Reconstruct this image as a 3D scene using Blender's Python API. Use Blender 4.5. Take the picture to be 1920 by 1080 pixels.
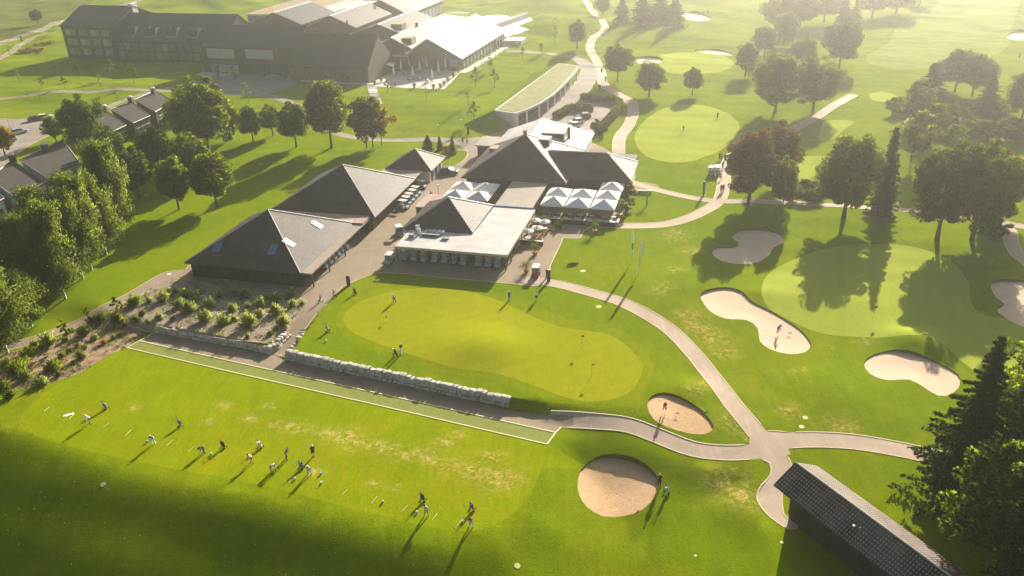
import bpy, bmesh, math, random
import numpy as np
from mathutils import Vector, Matrix
from mathutils.geometry import delaunay_2d_cdt
for o in list(bpy.data.objects): bpy.data.objects.remove(o)
SC = bpy.context.scene
COL = bpy.context.collection
rad = math.radians
# ------------------------------------------------------------------ camera
TH, RO, HC, FP = rad(26.9), rad(1.93), 62.0, 1555.0
cf = np.array([0, math.cos(TH), -math.sin(TH)])
r0 = np.array([1.0, 0, 0]); d0 = np.cross(cf, r0)
cr = r0*math.cos(RO) + d0*math.sin(RO)
cd = -r0*math.sin(RO) + d0*math.cos(RO)
cam = bpy.data.objects.new('camera', bpy.data.cameras.new('camera')); COL.objects.link(cam)
cam.matrix_world = Matrix(((cr[0], -cd[0], -cf[0], 0), (cr[1], -cd[1], -cf[1], 0), (cr[2], -cd[2], -cf[2], HC), (0, 0, 0, 1)))
cam.data.sensor_width = 36; cam.data.lens = 36*FP/1920
cam.data.clip_start = 1; cam.data.clip_end = 6000
SC.camera = cam
# ------------------------------------------------------------------ sky, sun, exposure
SUN_AZ, SUN_EL = 24.2, 22.0
w = bpy.data.worlds.new("World"); SC.world = w; w.use_nodes = True
nt = w.node_tree; bg = nt.nodes['Background']
sky = nt.nodes.new('ShaderNodeTexSky'); sky.sky_type = 'NISHITA'; sky.sun_disc = False
sky.sun_elevation = rad(SUN_EL); sky.sun_rotation = rad(SUN_AZ); sky.dust_density = 2.5; sky.air_density = 1.0
nt.links.new(sky.outputs[0], bg.inputs[0]); bg.inputs[1].default_value = 0.05
sd = bpy.data.lights.new('sun', 'SUN'); sd.energy = 5.0; sd.angle = rad(0.55); sd.color = (1, 0.92, 0.78)
so = bpy.data.objects.new('sun', sd); COL.objects.link(so)
sv = Vector((math.sin(rad(SUN_AZ))*math.cos(rad(SUN_EL)), math.cos(rad(SUN_AZ))*math.cos(rad(SUN_EL)), math.sin(rad(SUN_EL))))
so.rotation_euler = sv.to_track_quat('Z', 'Y').to_euler()
so.location = (60, 200, 120)
SC.view_settings.view_transform = 'Standard'; SC.view_settings.look = 'None'
SC.view_settings.exposure = 1.3; SC.view_settings.gamma = 1
SC.cycles.max_bounces = 6; SC.cycles.diffuse_bounces = 3; SC.cycles.transmission_bounces = 3
SC.cycles.volume_bounces = 1; SC.cycles.transparent_max_bounces = 6
HAZE_D, HAZE_G = 0.00050, 0.83

# ------------------------------------------------------------------ terrain
def ray(px, py): return cf + cr*(px-960)/FP + cd*(py-540)/FP
def P0(px, py, z=0.0):
    v = ray(px, py); t = (z-HC)/v[2]; return np.array([v[0]*t, v[1]*t, z])
def seg_dist(x, y, pts):
    """distance to polyline, arc position of nearest point, signed side"""
    best = np.full(x.shape, 1e9); arc = np.zeros(x.shape); side = np.zeros(x.shape); s = 0.0
    for (x0, y0), (x1, y1) in zip(pts[:-1], pts[1:]):
        dx, dy = x1-x0, y1-y0; L = math.hypot(dx, dy)
        if L < 1e-6: continue
        t = np.clip(((x-x0)*dx+(y-y0)*dy)/L/L, 0, 1)
        d = np.hypot(x-x0-t*dx, y-y0-t*dy); m = d < best-1e-9
        best = np.where(m, d, best); arc = np.where(m, s+t*L, arc)
        side = np.where(m, np.sign((x-x0)*dy-(y-y0)*dx), side); s += L
    return best, arc, side
def inpoly(x, y, pts):
    x = np.asarray(x, float); y = np.asarray(y, float); c = np.zeros(x.shape, bool)
    p = np.asarray(pts, float)[:, :2]; q = np.roll(p, 1, 0)
    for (xi, yi), (xj, yj) in zip(p, q):
        if yi == yj: continue
        c ^= ((yi > y) != (yj > y)) & (x < (xj-xi)*(y-yi)/(yj-yi)+xi)
    return c
def sst(t): t = np.clip(t, 0, 1); return t*t*(3-2*t)
LOW = -1.1
WALL = [tuple(P0(*p, LOW)[:2]) for p in ((293, 622), (515, 663), (537, 672), (740, 715), (958, 762))]
RAMP = [tuple(P0(*p, z)[:2]) for p, z in (((524, 668), LOW), ((545, 634), -.7), ((572, 596), -.2), ((592, 570), 0))]
EDGE = [tuple(P0(*p, LOW)[:2]) for p in ((-500, 690), (-60, 775), (80, 822), (240, 880), (480, 925), (720, 985), (850, 1012), (920, 1003), (975, 960), (1003, 905), (1022, 850), (1046, 815))]
EDGE += [tuple(P0(*p, -.3)[:2]) for p in ((1080, 804), (1130, 806), (1190, 820), (1250, 842), (1300, 861), (1350, 868), (1425, 866), (1436, 888), (1410, 930), (1470, 1010), (1550, 1200))]
SOUTH = EDGE + [(200, 20), (200, -60), (-400, -60), (-400, 40)]
b_c = lambda pts: np.mean([P0(*p)[:2] for p in pts], 0)
BUNK = {
 'b1': [(1083,905),(1090,880),(1115,858),(1150,851),(1190,858),(1220,878),(1234,900),(1228,930),(1205,955),(1170,968),(1130,968),(1100,950),(1086,928)],
 'b2': [(1213,760),(1222,742),(1245,736),(1275,743),(1310,765),(1333,790),(1337,805),(1320,814),(1290,812),(1250,800),(1225,785)],
 'b3': [(1313,555),(1325,543),(1360,538),(1390,545),(1410,565),(1440,580),(1475,600),(1505,622),(1520,645),(1510,660),(1480,664),(1445,655),(1425,640),(1420,615),(1400,600),(1360,597),(1330,582)],
 'b4': [(1620,680),(1640,664),(1680,655),(1720,661),(1760,680),(1795,700),(1800,720),(1785,738),(1760,742),(1735,728),(1705,712),(1660,712),(1630,700)],
 'b5': [(1372,445),(1385,432),(1410,428),(1440,431),(1465,440),(1468,455),(1450,465),(1440,480),(1420,492),(1390,495),(1355,490),(1335,475),(1345,464),(1375,463),(1385,455)],
 'b6': [(1857,535),(1870,525),(1900,524),(1935,535),(1938,610),(1905,607),(1880,592),(1868,580),(1883,570),(1868,558)],
 'b7': [(1192,112),(1205,106),(1235,107),(1243,114),(1225,120),(1200,120)],
 'b8': [(1302,95),(1330,92),(1365,97),(1375,104),(1340,102)],
 'b9': [(1280,24),(1310,22),(1335,34),(1310,40),(1285,34)],
 'b10': [(1888,70),(1900,60),(1935,60),(1935,75)]}
LIPS = []   # (cx, cy, rx) bank thrown up on the sunward side of each bunker
for k, (off, amp, sg) in {'b1': (7.5, .1, 3.0), 'b2': (5.8, .45, 2.8), 'b3': (8.5, .35, 4), 'b4': (8.2, 1.25, 3.6), 'b5': (7, .3, 4), 'b6': (7, .4, 4), 'b7': (7, 1., 4), 'b8': (9, 1., 5), 'b9': (9, .8, 5), 'b10': (9, .8, 5)}.items():
    c = b_c(BUNK[k]); LIPS.append((c[0]+off*.40, c[1]+off*.92, amp, sg))
LIPS += [(*P0(1560, 560)[:2], .7, 9), (*P0(1270, 560)[:2], .5, 7), (*P0(1560, 735)[:2], .6, 6), (*P0(915, 655, 0)[:2], .9, 5.5), (*P0(810, 650, 0)[:2], .3, 7),
         (*P0(1290, 520)[:2], .5, 6), (*P0(850, 205)[:2], 1.2, 14), (*P0(1000, 60)[:2], 3.0, 18), (*P0(1050, 45)[:2], 3., 16), (*P0(1010, 12)[:2], 3.5, 18), (*P0(330, 8)[:2], 3, 20), (*P0(420, 5)[:2], 3, 16),
         (*P0(100, 175)[:2], 1.2, 10), (*P0(260, 160)[:2], 1.3, 11), (*P0(180, 220)[:2], .8, 8), (*P0(1540, 190)[:2], 1., 14), (*P0(1250, 70)[:2], 1.2, 16), (*P0(1640, 290)[:2], 1., 10), (*P0(1750, 245)[:2], 1.5, 12)]
def H(x, y):
    x = np.asarray(x, float); y = np.asarray(y, float)
    d, arc, side = seg_dist(x, y, WALL)
    L = sum(math.dist(a, b) for a, b in zip(WALL[:-1], WALL[1:]))
    s = d*side*-1.0
    # beyond the ends measure along the extended end directions
    e0 = np.array(WALL[0]); e1 = np.array(WALL[-1]); t = (e1-e0)/np.linalg.norm(e1-e0); nrm = np.array([t[1], -t[0]])
    a = (x-e0[0])*t[0]+(y-e0[1])*t[1]; ov = np.maximum(0, np.maximum(-a, a-np.linalg.norm(e1-e0)))
    sl = (x-e1[0])*nrm[0]+(y-e1[1])*nrm[1]; sl0 = (x-e0[0])*nrm[0]+(y-e0[1])*nrm[1]
    s = np.where(a < 0, sl0, np.where(a > np.linalg.norm(e1-e0), sl, -s))
    wd = .3 + np.where(a < 0, .45, .55)*ov
    low = LOW*sst((s+wd*.5)/wd)
    dr, ar, _ = seg_dist(x, y, RAMP); Lr = sum(math.dist(p, q) for p, q in zip(RAMP[:-1], RAMP[1:]))
    low = np.where((dr < 1.75) & (s < 0), np.minimum(low, LOW*(1-sst(ar/Lr))), low)
    # bank south of the tee and the lower path
    de, ae, _ = seg_dist(x, y, EDGE)
    ins = inpoly(x, y, SOUTH)
    left = sst((24-x)/36)
    drop = (.95*(1-left)+.25*left)*(1-np.exp(-(de/3.8)**2)) + (.035+.37*left)*(np.sqrt(de*de+6)-2.449)
    h = low - np.where(ins, drop, 0)
    # far bank fades out low again so the near field stays below the tee
    for cx, cy, am, sg in LIPS:
        r2 = ((x-cx)**2+(y-cy)**2)/sg**2
        h = h + am*np.exp(-r2)
    # gentle swells of the lawns
    pave = sst((np.hypot((x+22)/62, (y-150)/42)-.9)/.3)
    n = .16*np.sin(x*.21+1.3+.6*np.sin(y*.11))*np.sin(y*.26+.4) + .10*np.sin(x*.47+y*.31+2)*np.sin(y*.53-x*.2) + .22*np.sin(x*.09-.5)*np.sin(y*.10+1.)
    tee = np.where(ins, 1, sst((110-y)/-12)*.9+.1)
    far = 1+2.0*sst((y-230)/200)
    h = h + n*pave*tee*far*np.where(ins, .45, 1)
    return h
def Hs(x, y): return float(H(np.array([x]), np.array([y]))[0])
def G(px, py, dz=0.0):
    """point of the terrain seen at a photograph pixel"""
    p = P0(px, py, 4.5); q = P0(px, py, -13.0)
    for n_ in (36, 14):
        t = np.linspace(0, 1, n_); L = p[None]+(q-p)[None]*t[:, None]; b = np.where(L[:, 2] <= H(L[:, 0], L[:, 1]))[0]
        i = max(1, b[0]) if len(b) else n_-1; p, q = L[i-1], L[i]
    m = (p+q)/2; return Vector((m[0], m[1], Hs(m[0], m[1])+dz))
def G2(px, py): p = G(px, py); return (p.x, p.y)

# ------------------------------------------------------------------ materials
def nd(t, k, **kw):
    n = t.nodes.new(k)
    for a, b in kw.items():
        if a.startswith('i_'): n.inputs[a[2:].replace('_', ' ')].default_value = b
        else: setattr(n, a, b)
    return n
def base_mat(name, col, rough=.8, spec=.3, metal=0):
    m = bpy.data.materials.new(name); m.use_nodes = True; t = m.node_tree; b = t.nodes['Principled BSDF']
    b.inputs['Base Color'].default_value = (*col, 1); b.inputs['Roughness'].default_value = rough
    b.inputs['Specular IOR Level'].default_value = spec; b.inputs['Metallic'].default_value = metal
    return m, t, b
def mixc(t, fac, a, b, mode='MIX'):
    m = t.nodes.new('ShaderNodeMix'); m.data_type = 'RGBA'; m.blend_type = mode
    for s, v in ((m.inputs[0], fac), (m.inputs[6], a), (m.inputs[7], b)):
        if isinstance(v, (int, float)): s.default_value = v
        elif isinstance(v, tuple): s.default_value = (*v, 1)
        else: t.links.new(v, s)
    return m.outputs[2]
def noise(t, co, scale, detail=3, rough=.55, dist=0.):
    n = nd(t, 'ShaderNodeTexNoise'); n.inputs['Scale'].default_value = scale; n.inputs['Detail'].default_value = detail
    n.inputs['Roughness'].default_value = rough; n.inputs['Distortion'].default_value = dist
    t.links.new(co, n.inputs['Vector']); return n.outputs['Fac']
def ramp(t, fac, *stops):
    r = nd(t, 'ShaderNodeValToRGB'); e = r.color_ramp.elements
    while len(e) < len(stops): e.new(.5)
    for k, (p, c) in enumerate(stops):
        e[k].position = p; e[k].color = (*c, 1) if isinstance(c, tuple) else (c, c, c, 1)
    t.links.new(fac, r.inputs[0]); return r.outputs[0]
def bump(t, b, h, strength, dist=.05):
    n = nd(t, 'ShaderNodeBump'); n.inputs['Strength'].default_value = strength; n.inputs['Distance'].default_value = dist
    t.links.new(h, n.inputs['Height']); t.links.new(n.outputs[0], b.inputs['Normal'])
def coords(t, kind='Object'): return nd(t, 'ShaderNodeTexCoord').outputs[kind]
def stretch(t, co, sc, rot=0.):
    m = nd(t, 'ShaderNodeMapping'); m.inputs['Scale'].default_value = sc; m.inputs['Rotation'].default_value = (0, 0, rot)
    t.links.new(co, m.inputs['Vector']); return m.outputs[0]
def noisy(name, c1, c2, scale=1., rough=.85, bs=0., bscale=None, spec=.25, metal=0, detail=4, bdist=.03):
    m, t, b = base_mat(name, c1, rough, spec, metal); co = coords(t)
    f = ramp(t, noise(t, co, scale, detail), (.3, c1), (.7, c2)); t.links.new(f, b.inputs['Base Color'])
    if bs: bump(t, b, noise(t, co, bscale or scale*4, 4), bs, bdist)
    return m
def grass(name, c1, c2, dry, dryamt=.35, fine=.35, stripe=None, wear=False, mott=.5):
    m, t, b = base_mat(name, c1, 1, 0.0); co = coords(t)
    big = noise(t, co, .045, 5, .6, .4); mid = noise(t, co, .35, 5, .65, .5); fin = noise(t, stretch(t, co, (1, 1, 1)), 5.5, 4, .7)
    c = mixc(t, ramp(t, big, (.36, 0.), (.64, 1.)), c1, c2)
    c = mixc(t, ramp(t, mid, (.30, 0.), (.72, mott)), c, tuple(v*.62 for v in c2))
    st_ = noise(t, stretch(t, co, (1, .22, 1), .55), 1.1, 6, .7, .6); c = mixc(t, ramp(t, st_, (.42, 0.), (.68, .45*(.3+mott))), c, tuple(v*.58 for v in c1))
    st2 = noise(t, stretch(t, co, (.3, 1, 1), .2), .75, 6, .72, .9); c = mixc(t, ramp(t, st2, (.52, 0.), (.75, .55*(.25+dryamt))), c, (c2[0]*1.35, c2[1]*1.12, c2[2]))
    dn = noise(t, co, .16, 6, .7, .8)
    c = mixc(t, ramp(t, dn, (.52, 0.), (.74, dryamt)), c, dry)
    if stripe:
        wv = nd(t, 'ShaderNodeTexWave'); wv.inputs['Scale'].default_value = stripe[0]; wv.inputs['Distortion'].default_value = 1.2
        wv.inputs['Detail'].default_value = 1; wv.inputs['Detail Scale'].default_value = .3
        t.links.new(stretch(t, co, (1, 1, 1), rad(stripe[1])), wv.inputs['Vector'])
        c = mixc(t, ramp(t, wv.outputs['Fac'], (.4, 0.), (.6, stripe[2])), c, tuple(v*.7 for v in c1))
    c = mixc(t, ramp(t, fin, (.35, 0.), (.7, fine)), c, tuple(v*.35 for v in c1))
    if wear:
        at = nd(t, 'ShaderNodeAttribute'); at.attribute_name = 'wear'
        w1 = nd(t, 'ShaderNodeMath', operation='MULTIPLY'); t.links.new(at.outputs['Fac'], w1.inputs[0])
        t.links.new(ramp(t, noise(t, co, 1.3, 6, .78, .6), (.46, 0.), (.60, 1.)), w1.inputs[1])
        c = mixc(t, w1.outputs[0], c, (.52, .38, .13))
        w2 = nd(t, 'ShaderNodeAttribute'); w2.attribute_name = 'brown'
        w3 = nd(t, 'ShaderNodeMath', operation='MULTIPLY'); t.links.new(w2.outputs['Fac'], w3.inputs[0])
        t.links.new(ramp(t, noise(t, co, .8, 6, .7, .8), (.45, 0.), (.68, .45)), w3.inputs[1])
        c = mixc(t, w3.outputs[0], c, (.36, .20, .010))
    t.links.new(c, b.inputs['Base Color'])
    bump(t, b, mixc(t, .35, fin, noise(t, co, 1.2, 5, .7)), .7, .12)
    return m
M = {}
M['rough'] = grass('rough_grass', (.165, .250, .003), (.235, .295, .003), (.40, .33, .02), .35, .45, wear=True, mott=.50)
M['tee'] = grass('tee_grass', (.215, .288, .002), (.280, .330, .003), (.42, .34, .01), .35, .35, (.35, 12, .10), True, .40)
M['green'] = grass('green_grass', (.315, .320, .010), (.270, .300, .008), (.38, .33, .02), .25, .12, (.12, 63, .15), mott=.22)
M['green2'] = grass('far_green_grass', (.36, .41, .055), (.32, .38, .045), (.38, .36, .03), .25, .12, (.12, 20, .12), mott=.18)
M['collar'] = grass('collar_grass', (.190, .260, .003), (.260, .295, .004), (.38, .32, .01), .35, .35, mott=.45)
M['fairway'] = grass('fairway_grass', (.23, .30, .055), (.27, .33, .07), (.45, .40, .08), .45, .2, (.07, 130, .25), mott=.3)
M['meadow'] = grass('meadow_grass', (.15, .19, .03), (.23, .25, .05), (.32, .27, .08), .6, .6, (.16, 62, .75), mott=.8)
M['turf'] = noisy('artificial_turf', (.175, .200, .030), (.215, .24, .040), 2.2, .9, .3, 30)
def sandmat(name, a, b_, c_):
    m, t, b = base_mat(name, a, .95, .1); co = coords(t)
    n1 = noise(t, co, .35, 5, .6, 1.2); n2 = noise(t, stretch(t, co, (1, 2.2, 1), .6), 2.6, 6, .75, 2.0)
    c = mixc(t, ramp(t, n1, (.4, 0.), (.66, .75)), a, b_); c = mixc(t, ramp(t, n2, (.5, 0.), (.66, .55)), c, c_)
    t.links.new(c, b.inputs['Base Color']); bump(t, b, n2, 1., .12); return m
M['sand'] = sandmat('bunker_sand', (.70, .47, .27), (.62, .38, .19), (.40, .23, .11))
M['sand2'] = sandmat('raked_sand', (.80, .60, .43), (.76, .53, .36), (.58, .38, .24))
def asphalt(name, a, b_):
    m, t, b = base_mat(name, a, .9, .2); co = coords(t)
    c = mixc(t, ramp(t, noise(t, co, .25, 6, .65, .5), (.35, 0.), (.7, 1.)), a, b_)
    c = mixc(t, ramp(t, noise(t, co, 9, 3, .7), (.45, 0.), (.7, .3)), c, tuple(v*.6 for v in a))
    c = mixc(t, ramp(t, noise(t, stretch(t, co, (3, .25, 1), .7), .6, 3, .6), (.55, 0.), (.75, .3)), c, tuple(min(1, v*1.3) for v in b_))
    t.links.new(c, b.inputs['Base Color']); bump(t, b, noise(t, co, 14, 3), .3, .02); return m
M['path'] = asphalt('path_asphalt', (.42, .32, .235), (.53, .41, .30))
M['plaza'] = asphalt('plaza_asphalt', (.26, .195, .135), (.34, .26, .18))  # on the left-hand paths this darker tone stands in for vignette and haze
M['road'] = asphalt('road_asphalt', (.26, .215, .18), (.33, .28, .235))
M['paving'] = noisy('pale_paving', (.52, .47, .42), (.60, .55, .50), 1.5, .8, .2, 9)
M['kerb'] = noisy('kerb_stone', (.48, .38, .24), (.60, .48, .31), 3, .8, .2, 20)
M['line'] = noisy('pale_edging', (.58, .52, .26), (.68, .60, .34), 3, .8)
def gravel():
    m, t, b = base_mat('gravel', (.3, .25, .18), .95, .15); co = coords(t)
    c = mixc(t, ramp(t, noise(t, co, .5, 5, .7), (.35, 0.), (.65, 1.)), (.33, .26, .19), (.52, .43, .32))
    v = nd(t, 'ShaderNodeTexVoronoi'); v.inputs['Scale'].default_value = 7; t.links.new(co, v.inputs['Vector'])
    c = mixc(t, ramp(t, v.outputs['Distance'], (.2, 0.), (.6, .6)), c, (.13, .09, .06)); t.links.new(c, b.inputs['Base Color'])
    bump(t, b, v.outputs['Distance'], .8, .08); return m
M['gravel'] = gravel()
M['mulch'] = noisy('bark_mulch', (.20, .125, .075), (.42, .29, .18), 1.1, .95, .9, 9, bdist=.08)
M['water'] = base_mat('pool_water', (.62, .68, .70), .08, .8)[0]
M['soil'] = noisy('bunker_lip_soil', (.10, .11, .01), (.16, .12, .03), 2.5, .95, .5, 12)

# ------------------------------------------------------------------ mesh helpers
def tag(o, label=None, cat=None, group=None, kind=None):
    for k, v in (('label', label), ('category', cat), ('group', group), ('kind', kind)):
        if v: o[k] = v
    return o
def mesh_obj(name, verts, faces, mat=None, parent=None, smooth=False, uv=False):
    me = bpy.data.meshes.new(name); me.from_pydata([tuple(v) for v in verts], [], faces)
    if mat is not None:
        for m_ in (mat if isinstance(mat, (list, tuple)) else [mat]): me.materials.append(m_)
    if smooth: me.shade_smooth()
    if uv: auto_uv(me)
    o = bpy.data.objects.new(name, me); COL.objects.link(o)
    if parent is not None: o.parent = parent
    return o
def auto_uv(me):
    ul = me.uv_layers.new(name='UVMap'); Z = Vector((0, 0, 1))
    for p in me.polygons:
        n = p.normal; h = Z.cross(n)
        h = h.normalized() if h.length > .02 else Vector((1, 0, 0)); s = n.cross(h)
        for li in p.loop_indices:
            v = me.vertices[me.loops[li].vertex_index].co; ul.data[li].uv = (v.dot(h), v.dot(s))
class MB:
    def __init__(s): s.v = []; s.f = []; s.mi = []
    def add(s, v, f, m=0):
        k = len(s.v); s.v += [tuple(p) for p in v]; s.f += [tuple(i+k for i in q) for q in f]; s.mi += [m]*len(f); return s
    def box(s, x0, x1, y0, y1, z0, z1, m=0):
        return s.add([(x0,y0,z0),(x1,y0,z0),(x1,y1,z0),(x0,y1,z0),(x0,y0,z1),(x1,y0,z1),(x1,y1,z1),(x0,y1,z1)],
                     [(0,3,2,1),(4,5,6,7),(0,1,5,4),(1,2,6,5),(2,3,7,6),(3,0,4,7)], m)
    def prism(s, poly, z0, z1, m=0):
        n = len(poly); a = sum(poly[i][0]*poly[(i+1)%n][1]-poly[(i+1)%n][0]*poly[i][1] for i in range(n))
        if a < 0: poly = poly[::-1]
        g = lambda z, i: z[i] if hasattr(z, '__len__') else z
        return s.add([(*p[:2], g(z0, i)) for i, p in enumerate(poly)]+[(*p[:2], g(z1, i)) for i, p in enumerate(poly)],
                     [tuple(range(n))[::-1], tuple(range(n, 2*n))]+[(i, (i+1)%n, (i+1)%n+n, i+n) for i in range(n)], m)
    def xprof(s, prof, x0, x1, m=0):
        """profile in (y,z) extruded along x"""
        n = len(prof); return s.add([(x0, *p) for p in prof]+[(x1, *p) for p in prof], [tuple(range(n)), tuple(range(n, 2*n))[::-1]]+[(i, i+n, (i+1)%n+n, (i+1)%n) for i in range(n)], m)
    def tube(s, pts, rs, n=6, m=0, cap=True):
        pts = [Vector(p) for p in pts]
        if not hasattr(rs, '__len__'): rs = [rs]*len(pts)
        V = []; F = []; up = None
        for i, p in enumerate(pts):
            d = (pts[min(i+1, len(pts)-1)]-pts[max(i-1, 0)]).normalized()
            a = Vector((1, 0, 0)) if abs(d.x) < .8 else Vector((0, 1, 0))
            if up is None: up = a
            x = d.cross(up); x = x.normalized() if x.length > 1e-3 else d.cross(a).normalized(); y = d.cross(x); up = -y if False else up
            for k in range(n):
                t = 2*math.pi*k/n; V.append(p+(x*math.cos(t)+y*math.sin(t))*rs[i])
        for i in range(len(pts)-1):
            for k in range(n): F.append((i*n+k, i*n+(k+1)%n, (i+1)*n+(k+1)%n, (i+1)*n+k))
        if cap: F.append(tuple(range(n))); F.append(tuple(range(len(V)-1, len(V)-n-1, -1)))
        return s.add(V, F, m)
    def ball(s, c, r, n=8, k=5, m=0):
        r = r if hasattr(r, '__len__') else (r, r, r); V = [(c[0], c[1], c[2]-r[2])]
        for i in range(1, k):
            a = -math.pi/2+math.pi*i/k
            for j in range(n): V.append((c[0]+r[0]*math.cos(a)*math.cos(2*math.pi*j/n), c[1]+r[1]*math.cos(a)*math.sin(2*math.pi*j/n), c[2]+r[2]*math.sin(a)))
        V.append((c[0], c[1], c[2]+r[2])); F = [(0, 1+(j+1)%n, 1+j) for j in range(n)]
        for i in range(k-2):
            for j in range(n): F.append((1+i*n+j, 1+i*n+(j+1)%n, 1+(i+1)*n+(j+1)%n, 1+(i+1)*n+j))
        q = 1+(k-2)*n; F += [(q+j, q+(j+1)%n, len(V)-1) for j in range(n)]
        return s.add(V, F, m)
    def obj(s, name, mat=None, parent=None, smooth=False, uv=False, loc=None):
        o = mesh_obj(name, s.v, s.f, mat, parent, smooth, uv)
        if isinstance(mat, (list, tuple)) and len(mat) > 1: o.data.polygons.foreach_set('material_index', s.mi)
        if loc is not None: o.location = loc
        return o
def empty(name, loc=(0, 0, 0), rz=0, label=None, cat=None, group=None):
    o = bpy.data.objects.new(name, None); COL.objects.link(o); o.location = loc; o.rotation_euler = (0, 0, rz); o.empty_display_size = .2
    return tag(o, label, cat, group)
KIDS = {}
def kids(o):
    return list(o.children)
def dup(o, parent=None, keep=None):
    c = o.copy(); COL.objects.link(c); c.parent = parent
    for ch in kids(o): dup(ch, c)
    return c

# ------------------------------------------------------------------ ground sheets
def smooth_closed(pts, step=1.0):
    n = len(pts); out = []
    for i in range(n):
        p0, p1, p2, p3 = (np.array(pts[(i+k) % n], float) for k in (-1, 0, 1, 2))
        m = max(2, int(np.linalg.norm(p2-p1)/step))
        for j in range(m):
            t = j/m; out.append(.5*((2*p1)+(-p0+p2)*t+(2*p0-5*p1+4*p2-p3)*t*t+(-p0+3*p1-3*p2+p3)*t**3))
    return [tuple(p) for p in out]
def smooth_open(pts, step=1.2):
    q = [np.array(p, float) for p in pts]; q = [2*q[0]-q[1]]+q+[2*q[-1]-q[-2]]; out = []
    for i in range(1, len(q)-2):
        p0, p1, p2, p3 = q[i-1:i+3]; m = max(1, int(np.linalg.norm(p2-p1)/step))
        for j in range(m):
            t = j/m; out.append(.5*((2*p1)+(-p0+p2)*t+(2*p0-5*p1+4*p2-p3)*t*t+(-p0+3*p1-3*p2+p3)*t**3))
    out.append(q[-2]); return [tuple(p) for p in out]
def straight_closed(pts, step=1.5):
    out = []
    for a, b in zip(pts, pts[1:]+pts[:1]):
        a = np.array(a); b = np.array(b); m = max(1, int(np.linalg.norm(b-a)/step)); out += [tuple(a+(b-a)*j/m) for j in range(m)]
    return out
def offset_line(pts, wd):
    p = np.array(pts); t = np.gradient(p, axis=0); t /= np.linalg.norm(t, axis=1)[:, None]+1e-9
    n = np.stack([-t[:, 1], t[:, 0]], 1); wd = np.asarray(wd)
    if wd.ndim: wd = np.interp(np.linspace(0, 1, len(p)), np.linspace(0, 1, len(wd)), wd)[:, None]
    return p+n*wd/2, p-n*wd/2
ZONES = []   # (name, polygon, material, kerb lines)
def zone(name, pts, mat, sm=True, px=True, kerb=False, sunk=0):
    q = [G2(*p) for p in pts] if px else pts
    q = smooth_closed(q) if sm else straight_closed(q)
    ZONES.append(dict(name=name, poly=q, mat=mat, kerb=[q+q[:1]] if kerb else [], sunk=sunk))
def path(name, pts, wd, mat='path', kerb=True):
    c = smooth_open([G2(*p) for p in pts]); a, b = offset_line(c, wd)
    ZONES.append(dict(name=name, poly=[tuple(p) for p in a]+[tuple(p) for p in b[::-1]], mat=mat, kerb=[list(map(tuple, a)), list(map(tuple, b))] if kerb else [], sunk=0))
# priority: first listed wins
for k, v in BUNK.items(): zone('bunker', v, 'sand' if k in ('b1', 'b2') else 'sand2', sunk=1)
zone('tee_mat_strip', [(238,652),(261,639),(1042,811),(1026,833)], 'turf', False)
zone('hitting_terrace_path', [(261,639),(292,619),(400,645),(515,667),(535,674),(700,710),(860,746),(950,768),(1000,776),(1041,778),(1075,779),(1075,797),(1055,801),(1042,811)], 'plaza', False)  # darker asphalt: vignette dimming of the left side put into the colour
path('ramp_path', [(522,668),(545,632),(572,594),(604,558)], [3.0, 2.9, 2.9, 3.4], 'plaza')  # plaza tone, so the vignette falloff is painted into the ramp
path('cart_path', [(1030,787),(1120,790),(1180,797),(1240,820),(1300,842),(1360,849),(1420,846),(1475,838)], 2.5)
path('cart_path', [(985,523),(1040,531),(1100,546),(1160,564),(1215,591),(1260,621),(1300,662),(1340,712),(1378,762),(1410,800),(1432,828),(1455,850)], 2.45)
path('cart_path', [(1415,838),(1460,828),(1520,824),(1600,828),(1700,845),(1790,866),(1880,890),(2000,930)], 2.7)
zone('cart_path', [(1425,803),(1440,808),(1476,811),(1474,838),(1476,856),(1484,872),(1468,905),(1470,965),(1497,986),(1477,992),(1440,966),(1424,945),(1419,930),(1428,910),(1445,890),(1443,868),(1418,856),(1405,830),(1410,812)], 'path', kerb=True)
path('cart_path', [(1130,420),(1165,423),(1240,421),(1290,409),(1330,390),(1350,372),(1357,345),(1361,312),(1373,292),(1395,280),(1440,262),(1480,247),(1540,214),(1601,177)], 2.6)
path('cart_path', [(1180,340),(1205,348),(1240,358),(1300,371),(1350,377),(1440,378),(1530,383),(1600,387),(1700,394),(1800,404),(1860,413),(1960,430)], 2.1)
path('cart_path', [(1878,418),(1892,432),(1896,452),(1906,474),(1935,500)], 2.4)
path('cart_path', [(1088,-20),(1100,5),(1115,25),(1133,45),(1132,56),(1112,72),(1106,90),(1116,110),(1127,135),(1130,155),(1152,172),(1178,188),(1188,206),(1180,232),(1163,256),(1160,285),(1166,305)], 3.0)
path('service_road', [(880,284),(905,267),(960,250),(1010,222),(1055,190),(1090,160),(1104,138),(1098,120),(1075,108),(1040,102),(1000,98),(950,96)], [7, 6.5, 6, 6.5, 8, 8, 6.5, 5.5, 4.5, 3.5, 3, 2.5], 'road')
path('road', [(905,262),(870,266),(800,261),(720,263),(660,257),(620,245),(592,222),(560,198),(520,184),(470,172),(430,150)], [5,3,2.6,2.6,2.6,2.6,2.6,3,3.4,4,5], 'road')
zone('forecourt', [(385,140),(440,136),(540,138),(560,150),(520,172),(470,178),(420,176),(390,160)], 'road')
zone('forecourt_beds', [(432,160),(445,157),(465,160),(470,166),(440,168)], 'rough')
path('footpath', [(-20,186),(60,178),(130,172),(220,167),(290,170),(340,160),(400,150)], 2.6, 'road')
path('footpath', [(170,212),(215,195),(250,182),(290,172),(345,168)], 2.0, 'road')
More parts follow.
